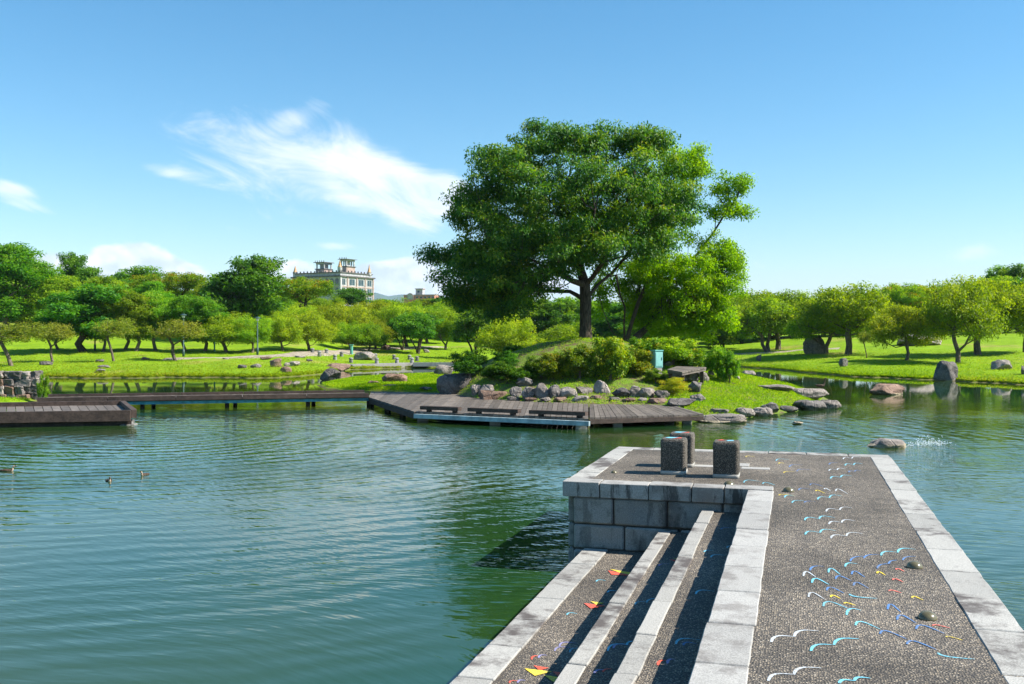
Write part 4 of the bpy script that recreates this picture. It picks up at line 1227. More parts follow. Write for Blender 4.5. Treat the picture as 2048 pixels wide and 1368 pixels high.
lobes = [lobe(1135, 400, 38, 245, 140, 4.2, 6.0), lobe(1020, 470, 37.8, 128, 105, 3.2, 2.4), lobe(960, 540, 37.8, 78, 70, 2.3, 1.7), lobe(1030, 560, 37.2, 100, 52, 2.4, 1.4), lobe(1290, 400, 38.2, 108, 92, 2.8, 2.0),
         lobe(1130, 495, 36.6, 140, 50, 2.6, 1.6), lobe(1275, 475, 37.6, 90, 45, 2.2, 1.0), lobe(1075, 285, 38, 70, 34, 1.8, .8), lobe(1180, 280, 38, 80, 30, 1.8, .7), lobe(1282, 285, 38, 45, 28, 1.3, .55), lobe(1000, 335, 38, 58, 46, 1.9, .7),
         lobe(945, 420, 38, 45, 62, 1.7, .7), lobe(882, 512, 38, 30, 10, .8, .14), lobe(990, 608, 37.2, 58, 26, 1.3, .45), lobe(922, 592, 37.6, 38, 28, 1.1, .45), lobe(1060, 590, 38.2, 40, 22, 1.2, .25)]
cents = ell_points(rg, lobes, 760, .55)
obj('trunk', grow(rg, [[np.array(p_) - off for p_ in s] for s in stems], cents - off, .24, .012, .35, 9), M['bark_dark'], big, True)
rads = rg.uniform(.28, .68, len(cents))
obj('crown', leaf_mesh('crown', *cluster_leaves(rg, cents - off, rads, 180, .15, .062, .62, .5, .22)), M['leaf_hero'], big)

lt = tag(empty('multi_stem_tree', pt(1250, 688, 40.5)), 'bright green multi-stemmed tree beside the large dark tree', 'tree')
off = np.array(lt.location)
stems = [[pt(1250, 694, 40.5), pt(1262, 650, 40.5), pt(1275, 610, 40.5), pt(1290, 575, 40.5), pt(1310, 530, 40.6), pt(1330, 490, 40.8), pt(1350, 420, 41), pt(1370, 340, 41)],
         [pt(1250, 694, 40.5), pt(1248, 650, 40.2), pt(1250, 615, 40), pt(1240, 590, 39.9), pt(1232, 550, 39.8)],
         [pt(1250, 694, 40.5), pt(1222, 660, 40), pt(1206, 620, 39.6), pt(1196, 585, 39.4), pt(1190, 560, 39.3)],
         [pt(1250, 694, 40.5), pt(1295, 655, 41), pt(1325, 610, 41.4), pt(1335, 560, 41.6), pt(1375, 530, 41.8), pt(1402, 500, 42), pt(1430, 460, 42), pt(1455, 420, 42), pt(1475, 395, 42)]]
lobes = [lobe(1380, 330, 41, 52, 40, 1.3, 1.1), lobe(1340, 325, 41.2, 45, 30, 1.2, .5), lobe(1465, 372, 42, 40, 28, .9, .40), lobe(1440, 415, 42, 42, 28, .9, .3), lobe(1500, 362, 42, 18, 8, .4, .06), lobe(1480, 420, 42, 22, 26, .6, .14), lobe(1350, 440, 41.5, 60, 60, 1.5, .8),
         lobe(1340, 545, 41, 100, 60, 2.2, 2.4), lobe(1400, 600, 41.2, 75, 60, 1.8, 1.9), lobe(1445, 560, 41.6, 42, 60, 1.3, 1.1), lobe(1430, 500, 41.8, 40, 35, 1.0, .6), lobe(1290, 610, 42, 80, 55, 1.6, 1.0), lobe(1230, 560, 42, 50, 50, 1.3, .6), lobe(1330, 640, 41.6, 85, 34, 1.6, 1.2), lobe(1200, 620, 42.5, 40, 40, 1.0, .3), lobe(1420, 640, 41.4, 60, 38, 1.5, 1.0), lobe(1300, 560, 40.6, 80, 55, 1.6, 1.0), lobe(1465, 530, 41.8, 24, 30, .8, .35)]
cents = ell_points(rg, lobes, 520, .4)
obj('trunk', grow(rg, [[np.array(p_) - off for p_ in s] for s in stems], cents - off, .19, .010, .3, 8), M['bark_dark'], lt, True)
rads = rg.uniform(.24, .52, len(cents))
obj('crown', leaf_mesh('crown', *cluster_leaves(rg, cents - off, rads, 170, .115, .06, .75, .35, .3)), M['leaf_bright'], lt)

# ------------------------------------------------------------------ kinds of park trees
PROTO = {}


def proto(kind, seed, leaf, barkm, w_, h_, trunk_h, lobes, ncl, crad, per, llen, lwid, lean=(0, 0), base_r=.12, flat=.75, droop=.3, nst=1, shell=.5):
    """a tree kind in metres, kept as meshes; copies share them"""
    rg = np.random.default_rng(seed)
    cents = ell_points(rg, lobes, ncl, shell)
    stems = []
    for s in range(nst):
        a = 2 * math.pi * s / max(1, nst) + .5; sp = 0 if nst == 1 else .5
        top = np.array([lean[0] + sp * math.cos(a), lean[1] + sp * math.sin(a), trunk_h])
        k = rg.normal(size=2) * .06 * trunk_h
        stems.append([np.array([0, 0, -.15]), np.array([top[0] * .25 + k[0], top[1] * .25 + k[1], trunk_h * .35]), np.array([top[0] * .65 - k[0] * .5, top[1] * .65, trunk_h * .7]), top])
    tm = grow(rg, stems, cents, base_r, .012, .3, 6)
    tm.materials.append(M[barkm]); tm.polygons.foreach_set('use_smooth', [True] * len(tm.polygons))
    rads = rg.uniform(crad * .7, crad * 1.3, len(cents))
    cm_ = leaf_mesh('crown', *cluster_leaves(rg, cents, rads, per, llen, lwid, flat, droop, .35))
    cm_.materials.append(M[leaf])
    PROTO.setdefault(kind, []).append((tm, cm_, w_, h_))


for sd_ in (1, 2, 3):
    q = [(0, 0, 2.8, 2.2, 2.2, 1.4, 2), (-1.1, .5, 2.3, 1.4, 1.4, 1.1, 1.3), (1.2, -.4, 2.35, 1.4, 1.4, 1.1, 1.3), (.2, .9, 3.4, 1.4, 1.4, .9, 1), (.4 * (sd_ - 2), -.8, 3.3, 1.4, 1.4, 1.0, 1)]
    proto('round', 20 + sd_, 'leaf_yellowgreen', 'bark_grey', 5.0, 4.5, 1.7, q, 210, .42, 85, .16, .065, (.3 * (sd_ - 2), .1), .14, .8, .5, 1 if sd_ != 3 else 2)
for sd_ in (1, 2, 3):
    q = [(0, 0, 2.6, 2.1, 2.1, 1.6, 2.4), (-1.1, .4, 2.0, 1.4, 1.4, 1.1, 1.3), (1.2, -.4, 1.9, 1.4, 1.4, 1.1, 1.3), (.2, .8, 3.3, 1.4, 1.4, 1.0, 1), (.5 * (sd_ - 2), -1.0, 1.9, 1.5, 1.3, 1.0, 1.2)]
    proto('round_low', 80 + sd_, 'leaf_yellowgreen', 'bark_grey', 4.9, 4.5, 1.5, q, 220, .42, 85, .16, .065, (.4 * (sd_ - 2), .1), .13, .85, .4, 1 if sd_ != 2 else 2)
for sd_ in (1, 2):
    q = [(0, 0, 5.4, 2.3, 2.3, 2.0, 2.4), (-1.5, .3, 4.4, 1.7, 1.7, 1.4, 1.4), (1.5, -.3, 4.6, 1.7, 1.7, 1.4, 1.4), (.3, 1.0, 6.6, 1.5, 1.5, 1.2, 1), (-.5, -1.2, 3.6, 1.6, 1.6, 1.1, 1), (.9, .6, 3.2, 1.5, 1.5, 1.0, .8), (-.7, .4, 2.3, 1.6, 1.6, .9, .8)]
    proto('big', 30 + sd_, 'leaf_dark', 'bark_dark', 6.6, 8.0, 2.6, q, 190, .55, 95, .27, .13, (.2, 0), .22, .75, .35)
    proto('tall', 40 + sd_, 'leaf_mid', 'bark_grey', 5.4, 8.0, 3.4, [(0, 0, 5.6, 1.8, 1.8, 2.1, 2.5), (-1.2, .4, 4.6, 1.3, 1.3, 1.2, 1), (1.1, -.5, 4.9, 1.4, 1.4, 1.3, 1), (.2, .2, 7.0, 1.1, 1.1, .9, .8), (-.2, -1.0, 3.2, 1.6, 1.6, 1.0, 1.0), (.4, .4, 2.5, 1.5, 1.5, .9, .9)],
          210, .48, 85, .22, .09, (.25 * sd_, 0), .16, .8, .35)
proto('dark', 51, 'leaf_dark', 'bark_dark', 4.6, 4.6, 1.5, [(0, 0, 3.1, 1.9, 1.9, 1.2, 2), (-1, 0, 2.5, 1.2, 1.2, .9, 1), (1, .2, 2.6, 1.2, 1.2, .9, 1), (0, 0, 3.9, 1.0, 1.0, .6, .5)], 150, .38, 85, .19, .085, (.1, 0), .13, .8, .3, 3)
proto('olive', 52, 'leaf_olive', 'bark_grey', 3.4, 3.4, 1.7, [(0, 0, 2.4, 1.4, 1.4, .75, 2), (-.6, .2, 2.2, .9, .9, .6, 1), (.7, 0, 2.5, .9, .9, .6, 1)], 90, .34, 42, .14, .065, (-.5, 0), .09, .8, .3)
proto('olive', 53, 'leaf_olive', 'bark_grey', 3.2, 3.6, 1.9, [(0, 0, 2.7, 1.2, 1.2, .8, 2), (-.5, .2, 2.3, .9, .9, .6, 1), (.6, 0, 2.4, .9, .9, .6, 1)], 80, .34, 42, .14, .065, (-.4, .2), .08, .8, .3)
proto('flame', 54, 'leaf_flame', 'bark_dark', 8.0, 6.4, 3.0, [(0, 0, 5.2, 3.2, 3.2, .8, 3), (-1.8, 0, 4.5, 1.9, 1.9, .6, 1), (1.9, .5, 4.6, 1.9, 1.9, .6, 1), (0, 0, 4.0, 2.0, 2.0, .7, .8)], 190, .5, 85, .2, .08, (.2, 0), .22, .6, .3, 2)
# undergrowth-to-ground mass tree for the wood behind
for sd_ in (1, 2, 3):
    proto('wood', 60 + sd_, ('leaf_mid', 'leaf_dark', 'leaf_mid')[sd_ - 1], 'bark_dark', 6.2, 7.0, 2.0, [(0, 0, 4.4, 2.4, 2.4, 2.0, 3), (-1.2, .3, 2.4, 1.9, 1.9, 1.6, 1.6), (1.3, -.3, 2.2, 1.9, 1.9, 1.6, 1.6), (.3 * sd_, .4, 5.8, 1.5, 1.5, .9, 1), (0, -1.2, 1.6, 1.9, 1.2, 1.2, 1)],
          170, .58, 85, .3, .15, (.1, 0), .2, .75, .3)
trng = random.Random(77)
pcount = {}


def plant(kind, u, v_base, v_top, wpx, label, cat='tree', name='park_tree', group=None, depth=None, rz=None, var=None, ulean=0):
    if depth is None:
        x, y, z, d = hit(u, v_base)
    else:
        d = depth; x, y = Q(u, d); z = gz(x, y)
    opts = PROTO[kind]; k = pcount.get(kind, 0); pcount[kind] = k + 1
    tm, cm_, pw_, ph_ = opts[(k if var is None else var) % len(opts)]
    sw = wpx * 1.25 * d / FPX / pw_; sh = max(.2, (zat(v_top, d) - z) / ph_)
    o = empty(name, (x, y, z - .02), trng.uniform(0, 6.28) if rz is None else rz)
    o.scale = (sw, sw, sh)
    link(bpy.data.objects.new('trunk', tm), o); link(bpy.data.objects.new('crown', cm_), o)
    return tag(o, label, cat, group)


# left lawn, front row
plant('olive', 24, 733, 636, 120, 'small spreading olive-green tree at the far left above the stone wall', rz=TH)
plant('olive', 106, 724, 640, 80, 'thin straight-stemmed olive tree beside the dark lawn rock', rz=TH)
plant('olive', 228, 723, 628, 72, 'slim leaning tree with yellowish crown on the left lawn', rz=TH)
plant('olive', 352, 722, 634, 108, 'leaning low tree with broad yellow-olive crown beside the lamp post', rz=TH)
# left second row
plant('big', 168, 703, 566, 175, 'dark leafy tree with leaning trunk in the left row', var=0)
for u, vb, vt, wd_, lab in ((118, 701, 600, 70, 'first from the left'), (206, 703, 590, 80, 'just right of the dark leaning tree'), (248, 701, 575, 85, 'behind the slim leaning tree'), (271, 703, 580, 90, 'with the thick pale trunk'),
                            (312, 702, 578, 85, 'behind the broad yellow-olive tree'), (372, 703, 585, 85, 'right beside the lamp post'), (410, 703, 590, 90, 'left of the teal signpost'), (453, 704, 618, 110, 'right of the teal signpost')):
    plant('tall' if u < 430 else 'round_low', u, vb, vt, wd_, 'mid-green slender tree in the left lawn row, ' + lab, group='trees in the left lawn row')
# left background
for k_, u, d, vt, wd_, lab in (('tall', 25, 96, 480, 170, 'tall feathery tree at the far left reaching highest over the wood'), ('big', 160, 112, 497, 85, 'tall dark tree top rising behind the left row'), ('big', 262, 118, 530, 120, 'rounded dark tree behind the left row under the cloud'),
                               ('flame', 345, 108, 537, 150, 'tree with reddish blossoms behind the left row'), ('big', 486, 92, 498, 165, 'tall dense dark green tree left of the large hotel'), ('flame', 602, 104, 547, 145, 'flat-topped spreading tree in front of the hotel'),
                               ('dark', 705, 150, 572, 85, 'round dark tree at the foot of the hotel'), ('tall', 75, 104, 520, 110, 'light green tree right of the tallest far-left tree'), ('tall', 120, 96, 545, 110, 'feathery mid-green tree behind the dark leaning tree'),
                               ('tall', 420, 100, 560, 90, 'pale green tree left of the tall dark tree'), ('tall', 210, 100, 548, 110, 'light green tree behind the left row centre'), ('tall', 300, 100, 560, 100, 'pale flowering tree behind the left row')):
    plant(k_, u, None, vt, wd_, lab, depth=d)
# rows of round willow-like trees
for u, vb, vt, wd_, lab in ((505, 704, 626, 80, 'beside the tall lamp post'), (567, 702, 625, 75, 'with the crooked trunk'), (619, 702, 612, 95, 'in the middle of the lawn slope'), (701, 702, 640, 75, 'left of the two by the quay'), (737, 702, 640, 60, 'right of the two by the quay'),
                            (752, 699, 632, 70, 'behind the quay boulder'), (890, 700, 610, 80, 'left of the island boulder, greyish')):
    plant('round_low', u, vb, vt, wd_, 'round yellow-green tree on the far lawn, ' + lab, group='round trees on the far lawn')
for i, (u, d, vt, wd_) in enumerate(sorted(((470, 92, 612, 85), (540, 94, 612, 85), (590, 96, 604, 90), (650, 100, 600, 95), (695, 98, 604, 90), (770, 100, 606, 95), (815, 98, 602, 100), (735, 112, 596, 95), (855, 106, 600, 90), (640, 115, 590, 90), (800, 118, 594, 95)))):
    plant('round_low', u, None, vt, wd_, 'round yellow-green tree massed behind the far lawn, %s from left' % ORD[i], group='massed round trees behind the far lawn', depth=d)
plant('dark', 835, 706, 618, 102, 'dark green round tree with forked trunk on the far bank')
plant('dark', 804, 700, 628, 60, 'small dark tree left of the forked dark tree')
plant('round_low', 1018, 703, 625, 105, 'round yellow-green tree seen left of the large island tree trunk', depth=78)
plant('dark', 950, 700, 610, 90, 'shady tree behind the left end of the island', depth=84)
plant('round_low', 1125, None, 640, 110, 'low round tree seen between island trunk and mound', depth=80)
# right bank
for k_, u, vb, vt, wd_, lab, rz_ in (('round', 1652, 707, 598, 120, 'tree leaning left over the standing boulder', TH + 3.14), ('round', 1696, 709, 565, 175, 'thick-trunked round tree in the middle of the right lawn', None), ('round', 1812, 722, 600, 120, 'dark-trunked round tree before the long lawn boulder', None),
                                     ('round', 1916, 725, 556, 135, 'slender-trunked tree behind the upright water boulder', None), ('round', 1956, 710, 548, 180, 'large round tree near the right frame edge', None), ('round', 1536, 704, 588, 140, 'leaning tree at the left of the right bank', TH + 3.14),
                                     ('round', 1556, 699, 574, 150, 'straight tree behind the leaning one on the right bank', None), ('olive', 1734, 717, 655, 32, 'tiny sapling on the right lawn', None), ('round', 2050, 706, 560, 120, 'round tree cut by the right frame edge', None)):
    plant(k_, u, vb, vt, wd_, 'yellow-green ' + lab if k_ == 'round' else lab, rz=rz_)
for u, d, vt, wd_, k_ in ((1990, 120, 528, 80, 'big'), (2035, 118, 520, 90, 'big'), (1815, 105, 560, 120, 'flame')):
    plant(k_, u, None, vt, wd_, {1990: 'dark umbrella-shaped tree top at the right skyline, left one', 2035: 'dark umbrella-shaped tree top at the right skyline, right one', 1815: 'brownish spreading tree behind the right lawn'}[u], depth=d)
# woods behind
for i, u in enumerate(range(-60, 930, 46)):
    sk = float(np.interp(u, [-60, 100, 190, 400, 560, 640, 700, 930], [505, 530, 565, 575, 570, 596, 606, 600]))
    plant('wood', u + trng.uniform(-12, 12), None, sk + trng.uniform(0, 14), trng.uniform(85, 115), 'tree in the green wood behind the left lawn, %s from left' % ORD[i], group='wood behind the left lawn', depth=trng.uniform(122, 150))
for i, u in enumerate(range(-40, 480, 52)):
    sk = float(np.interp(u, [-60, 100, 190, 400, 560], [545, 565, 590, 600, 600]))
    plant('wood', u + trng.uniform(-10, 10), None, sk + trng.uniform(-8, 14), trng.uniform(75, 100), 'lower leafy tree filling the gaps behind the left row, %s from left' % ORD[i], group='lower trees behind the left row', depth=trng.uniform(100, 112))
for u, vt, lab in ((772, 596, 'left'), (842, 595, 'middle'), (895, 592, 'right')):
    plant('wood', u, None, vt, 90, 'dark tree top in front of the red building, %s one of three' % lab, depth=150)
for i, u in enumerate(range(900, 1500, 42)):
    plant('wood', u + trng.uniform(-12, 12), None, 588 + trng.uniform(-8, 14), trng.uniform(90, 120), 'tree in the green wood behind the island, %s from left' % ORD[i], group='wood behind the island', depth=trng.uniform(98, 120))
for i, u in enumerate(range(1480, 2110, 40)):
    sk = float(np.interp(u, [1480, 1560, 1650, 1780, 1900, 1960, 2110], [572, 580, 582, 565, 560, 545, 540]))
    plant('wood', u + trng.uniform(-12, 12), None, sk + trng.uniform(0, 12), trng.uniform(85, 120), 'tree in the dark wood behind the right lawn, %s from left' % ORD[i], group='wood behind the right lawn', depth=trng.uniform(104, 118))

# ------------------------------------------------------------------ shrubs
def shrub_proto(kind, seed, leaf, ncl, crad, per, llen, lwid, flat=.8, spike=False):
    rg = np.random.default_rng(seed)
    lob = [(0, 0, .5, .42, .42, .42, 2), (-.25, .1, .35, .25, .3, .3, 1), (.25, -.1, .38, .25, .3, .3, 1), (.05, .2, .6, .25, .25, .35, 1)]
    cents = ell_points(rg, lob, ncl, .45); cents[:, 2] = np.maximum(cents[:, 2], .04)
    tm = grow(rg, [[np.array([0, 0, -.05]), np.array([.02, .01, .15]), np.array([.03, 0, .3])]], cents, .03, .004, .2, 5)
    tm.materials.append(M['bark_grey'])
    cm_ = leaf_mesh('foliage', *cluster_leaves(rg, cents, rg.uniform(crad * .7, crad * 1.3, ncl), per, llen, lwid, flat, -.35 if spike else .0, .35))
    cm_.materials.append(M[leaf])
    PROTO.setdefault(kind, []).append((tm, cm_, 1.0, 1.0))


shrub_proto('shrub', 71, 'leaf_shrub', 70, .12, 120, .06, .031)
shrub_proto('shrub', 72, 'leaf_shrub', 70, .12, 120, .06, .031)
shrub_proto('bright_shrub', 73, 'leaf_mid', 70, .12, 120, .06, .031)
shrub_proto('dark_shrub', 74, 'leaf_dark', 70, .12, 120, .06, .031)
shrub_proto('juniper', 75, 'leaf_juniper', 90, .11, 130, .045, .010, .6, True)


def shrub(kind, u0, u1, v0, v1, label, depth=None):
    uc = (u0 + u1) / 2
    if depth is None:
        x, y, z, d = hit(uc, v1)
    else:
        d = depth
    wd_ = (u1 - u0) * d / FPX; d += wd_ * .3
    x, y = Q(uc, d); z = gz(x, y)
    tm, cm_, a, c = PROTO[kind][(pcount.setdefault(kind, 0)) % len(PROTO[kind])]; pcount[kind] += 1
    o = empty('shrub', (x, y, z - .03), trng.uniform(0, 6.28)); o.scale = (wd_ * 1.08, wd_ * 1.08, max(.3, (zat(v0, d) - z) * 1.08))
    link(bpy.data.objects.new('stem', tm), o); link(bpy.data.objects.new('foliage', cm_), o)
    tag(o, label, 'shrub', 'shrubs on the island')


shrub('shrub', 1072, 1140, 698, 765, 'leafy bush at the left front of the mound bushes')
shrub('shrub', 1122, 1195, 684, 766, 'yellow-green bush at the foot of the large trunk')
shrub('shrub', 1178, 1262, 662, 768, 'largest yellow-green bush at the centre of the mound')
shrub('shrub', 1235, 1310, 690, 752, 'bush with yellow tips left of the green cabinet', 35.2)
shrub('bright_shrub', 1300, 1390, 672, 735, 'tall bush behind the cabinet and small deck', 36.6)
shrub('shrub', 1350, 1420, 690, 732, 'bush with pinkish tips behind the small deck', 36.9)
shrub('bright_shrub', 1412, 1460, 688, 745, 'round bright green bush right of the small deck', 36.2)
shrub('bright_shrub', 1440, 1478, 698, 748, 'rightmost upright bright green bush on the island', 35.6)
shrub('dark_shrub', 902, 985, 700, 762, 'dark shaded bush above the large left boulder')
shrub('dark_shrub', 960, 1040, 722, 768, 'dark low bush on the shaded left slope')
shrub('dark_shrub', 1010, 1075, 735, 772, 'small dark bush on the shaded slope beside the slope rock')
shrub('shrub', 1290, 1332, 734, 768, 'small round bush in front of the cabinet')
shrub('juniper', 1312, 1378, 750, 795, 'yellow spreading juniper bush by the deck rocks')
shrub('dark_shrub', 1000, 1060, 690, 715, 'dark bush on the far left shoulder of the mound', 41.5)
shrub('shrub', 1255, 1330, 668, 745, 'tall bush behind the yellow-tipped bush below the multi-stemmed tree', 36.4)
shrub('dark_shrub', 985, 1045, 700, 742, 'dark leafy bush half way up the left shoulder of the mound', 37.0)
shrub('dark_shrub', 1040, 1090, 712, 758, 'dark green bush on the mound just left of the yellow-green bushes', 34.8)
shrub('shrub', 1285, 1345, 676, 740, 'loose bush directly behind the green cabinet', 36.8)
shrub('bright_shrub', 74, 98, 745, 792, 'small green plant growing at the end of the stone wall', 36.6)

# ------------------------------------------------------------------ grass blades
def grass(name, mo, n, h, label, seed, keep=None):
    rg = np.random.default_rng(seed)
    xs = [p_[0] for p_ in mo.poly]; ys = [p_[1] for p_ in mo.poly]
    X = rg.uniform(min(xs), max(xs), n * 3); Y = rg.uniform(min(ys), max(ys), n * 3)
    d = pdist(X, Y, mo.poly); Z = mo.z(X, Y)
    ok = (d > .15) & (Z > .07)
    u_, dd = ud_of(X, Y)
    patch = np.sin(X * 1.3 + 2 * np.sin(Y * .9)) * np.sin(Y * 1.1 - X * .4)
    if keep is not None: ok &= keep(u_, dd, patch, rg.random(len(X)))
    X, Y, Z = X[ok][:n], Y[ok][:n], Z[ok][:n]; m_ = len(X)
    Cn = np.stack([X, Y, Z + h * .4], 1)
    A = rg.normal(size=(m_, 3)) * .8 + np.array([0, 0, .75]); N_ = rg.normal(size=(m_, 3)) * .5 + np.array([0, 0, 1.0])
    me = leaf_mesh(name, Cn, A, N_, h * rg.uniform(.6, 1.5, m_), h * .2 * rg.uniform(.7, 1.3, m_), np.clip(rg.random(m_) * .8 + .15 * patch[ok][:n], 0, 1))
    return tag(obj(name, me, M['blade']), label, 'grass', kind='stuff')


grass('grass', ISL, 110000, .09, 'short sunlit grass covering the island point and slopes', 3, lambda u, d, p_, r: (d < 46) & (((u > 1330) & (d < 45)) | (r < np.where(u < 1120, .05, .10) + np.where(u < 1120, .12, .30) * (p_ > .0))))
grass('grass', SPIT, 60000, .13, 'long bright grass on the spit', 4)
grass('grass', BANK, 9000, .10, 'grass at the foot of the stone wall', 5)

def lawn_tufts(u0, u1, t1, n, h, seed, label):
    rg = np.random.default_rng(seed)
    u = rg.uniform(u0, u1, n); t = .25 + (t1 - .25) * rg.random(n) ** 2.6; d = shore(u) + t
    X, Y = Q(u, d); Z = ground_z(u, d)
    m_ = len(X)
    A = rg.normal(size=(m_, 3)) * .9 + np.array([0, 0, .7]); N_ = rg.normal(size=(m_, 3)) * .5 + np.array([0, 0, 1.0])
    pt_ = np.sin(X * .5 + 2 * np.sin(Y * .33)) * np.sin(Y * .45 - X * .2)
    hh = h * rg.uniform(.5, 1.4, m_) * np.where(t < 1.2, 1.5, 1)
    me = leaf_mesh('grass', np.stack([X, Y, Z + .02 + hh * .35], 1), A, N_, hh, hh * .35, np.clip(rg.random(m_) * .75 + .2 * pt_ + .1, 0, 1))
    tag(obj('grass', me, M['blade']), label, 'grass', kind='stuff')


lawn_tufts(-80, 960, 24, 45000, .085, 21, 'sunlit grass of the far left lawn')
lawn_tufts(1440, 2120, 26, 40000, .085, 22, 'sunlit grass of the right lawn')

# ------------------------------------------------------------------ quay with bollards on the far bank
qp = [P(612, 725, .32), P(705, 729.5, .32), P(828, 727, .32), P(838, 722.5, .32), P(700, 722, .32), P(625, 721, .32)]
tag(obj('quay', prism('quay', [(a.x, a.y) for a in qp], -.5, .33), M['concrete']), 'pale paved quay at the far water edge', 'pavement', kind='structure')
bd = tag(empty('low_bridge'), 'low dark slab bridge over the far channel', 'bridge')
a, c = P(826, 728, .3), P(1010, 728, .3)
beam_between(bd, a, c, 1.8, .12, .33, 'deck_slab', 'concrete', 0)
beam_between(bd, a, c, .15, .335, .42, 'kerb', 'concrete', .02)
bm = lathe(bmesh.new(), [(.15, 0), (.15, .20), (.10, .23), (.10, .27), (.16, .29), (.16, .36), (.08, .42), (.03, .43)], 12)
bol_me = bpy.data.meshes.new('bollard'); bm.to_mesh(bol_me); bm.free(); bol_me.materials.append(M['wallstone'])
bol = [(625, 723), (639, 725), (653, 722), (670, 726), (683, 722.5), (702, 727), (751, 722.5), (753.5, 727), (788, 723), (794, 726), (819, 723), (824, 726), (834, 724)]
for i, (u, v) in enumerate(bol):
    p_ = P(u, v, .33)
    o = link(bpy.data.objects.new('stone_bollard', bol_me)); o.location = (p_.x, p_.y, max(.33, gz(p_.x, p_.y)) - .005)
    tag(o, 'short stone bollard with waisted cap on far quay, %s from left' % ORD[i], 'bollard', 'stone bollards on the quay')


def lamp_post(u, vb, vt, label):
    x, y, z, d = hit(u, vb); h = zat(vt, d) - z
    t = tag(empty('lamp_post', (x, y, z)), label, 'lamp post', 'lamp posts on the far bank')
    bm = bmesh.new(); tube(bm, [(0, 0, -.1), (0, 0, .5), (0, 0, .52), (0, 0, h - .35)], [.09, .09, .055, .045], 10); obj('pole', bm, M['lamp_metal'], t, True)
    bm = lathe(bmesh.new(), [(.05, h - .30), (.10, h - .26), (.12, h - .12), (.10, h - .10)], 12); obj('globe', bm, M['frost'], t, True)
    bm = lathe(bmesh.new(), [(.26, h - .10), (.22, h - .05), (.05, h + .02)], 12); obj('cap', bm, M['lamp_metal'], t, True)


lamp_post(367, 713, 628, 'slim lamp post beside the leaning olive tree')
lamp_post(515, 709, 634, 'slim lamp post beside the round trees near the path')
lamp_post(190, 702, 640, 'distant lamp post among the trunks of the left row')
x, y, z, d = hit(429, 703)
t = tag(empty('signpost', (x, y, z), TH), 'teal park signpost with two blades under the trees', 'signpost')
bm = bmesh.new(); tube(bm, [(0, 0, -.1), (0, 0, 1.75)], [.06, .06], 10); obj('pole', bm, M['teal_paint'], t)
obj('sign_blade', boxm(-.42, .35, -.03, .03, 1.25, 1.48, .01), M['teal_paint'], t)
obj('sign_blade', boxm(-.25, .55, -.10, -.04, 1.52, 1.72, .01), M['teal_paint'], t)
x, y, z, d = hit(703, 709)
t = tag(empty('marker_post', (x, y, z), TH), 'thick teal-green post under the quay trees', 'post')
bm = bmesh.new(); tube(bm, [(0, 0, -.1), (0, 0, .78)], [.13, .13], 12); obj('shaft', bm, M['cabinet'], t)
obj('top_plate', boxm(-.17, .17, -.17, .17, .782, .84, .01), M['cabinet'], t)

# ------------------------------------------------------------------ buildings
HD = 430.0
hx, hy = Q(681, HD)
hot = tag(empty('hotel', (hx, hy, 0), TH - math.radians(30)), 'large pale ornate hotel with roof towers and golden spires above the trees', 'building')
# local frame: +x to the right along the short face, -x is hidden; corner nearest the camera at the origin, long face runs along -x, short face along +y
ZT = lambda v: zat(v, HD)
L1, L2 = 27.5, 23.0
zb = 5.0
obj('wall', boxm(-L1, 0, 0, L2, zb, ZT(553)), M['hotel_wall'], hot)
obj('cornice', boxm(-L1 - .6, .7, -.7, L2 + .6, ZT(553) + .003, ZT(550.5)), M['hotel_grey'], hot)
obj('attic', boxm(-L1 + .6, -.5, .5, L2 - .6, ZT(550.5) + .003, ZT(545)), M['hotel_wall'], hot)
obj('parapet', boxm(-L1 + .2, -.1, .1, L2 - .2, ZT(545) + .003, ZT(543)), M['hotel_grey'], hot)
obj('string_course', boxm(-L1 - .25, .25, -.25, L2 + .25, ZT(573.5), ZT(571.5)), M['hotel_pink'], hot)
obj('string_course', boxm(-L1 - .2, .2, -.2, L2 + .2, ZT(590), ZT(588.5)), M['hotel_pink'], hot)
for i in range(14):
    obj('baluster', boxm(-L1 + i * 2.05 + .3, -L1 + i * 2.05 + .75, -.1, .3, ZT(543) + .003, ZT(540)), M['hotel_grey'], hot)
for i in range(10):
    obj('baluster', boxm(-.35, .05, 1 + i * 2.2, 1.45 + i * 2.2, ZT(543) + .003, ZT(540)), M['hotel_grey'], hot)


def arch(w_, h_, depth_):
    pts = [(-w_ / 2, 0), (w_ / 2, 0), (w_ / 2, h_ - w_ / 2)] + [(w_ / 2 * math.cos(a), h_ - w_ / 2 + w_ / 2 * math.sin(a)) for a in [i * math.pi / 8 for i in range(1, 8)]] + [(-w_ / 2, h_ - w_ / 2)]
    n = len(pts)
    v = [(x, 0, z) for x, z in pts] + [(x, -depth_, z) for x, z in pts]
    f = [tuple(range(n)), tuple(range(2 * n - 1, n - 1, -1))] + [(i, n + i, n + (i + 1) % n, (i + 1) % n) for i in range(n)]
    return pyd('window', v, f)


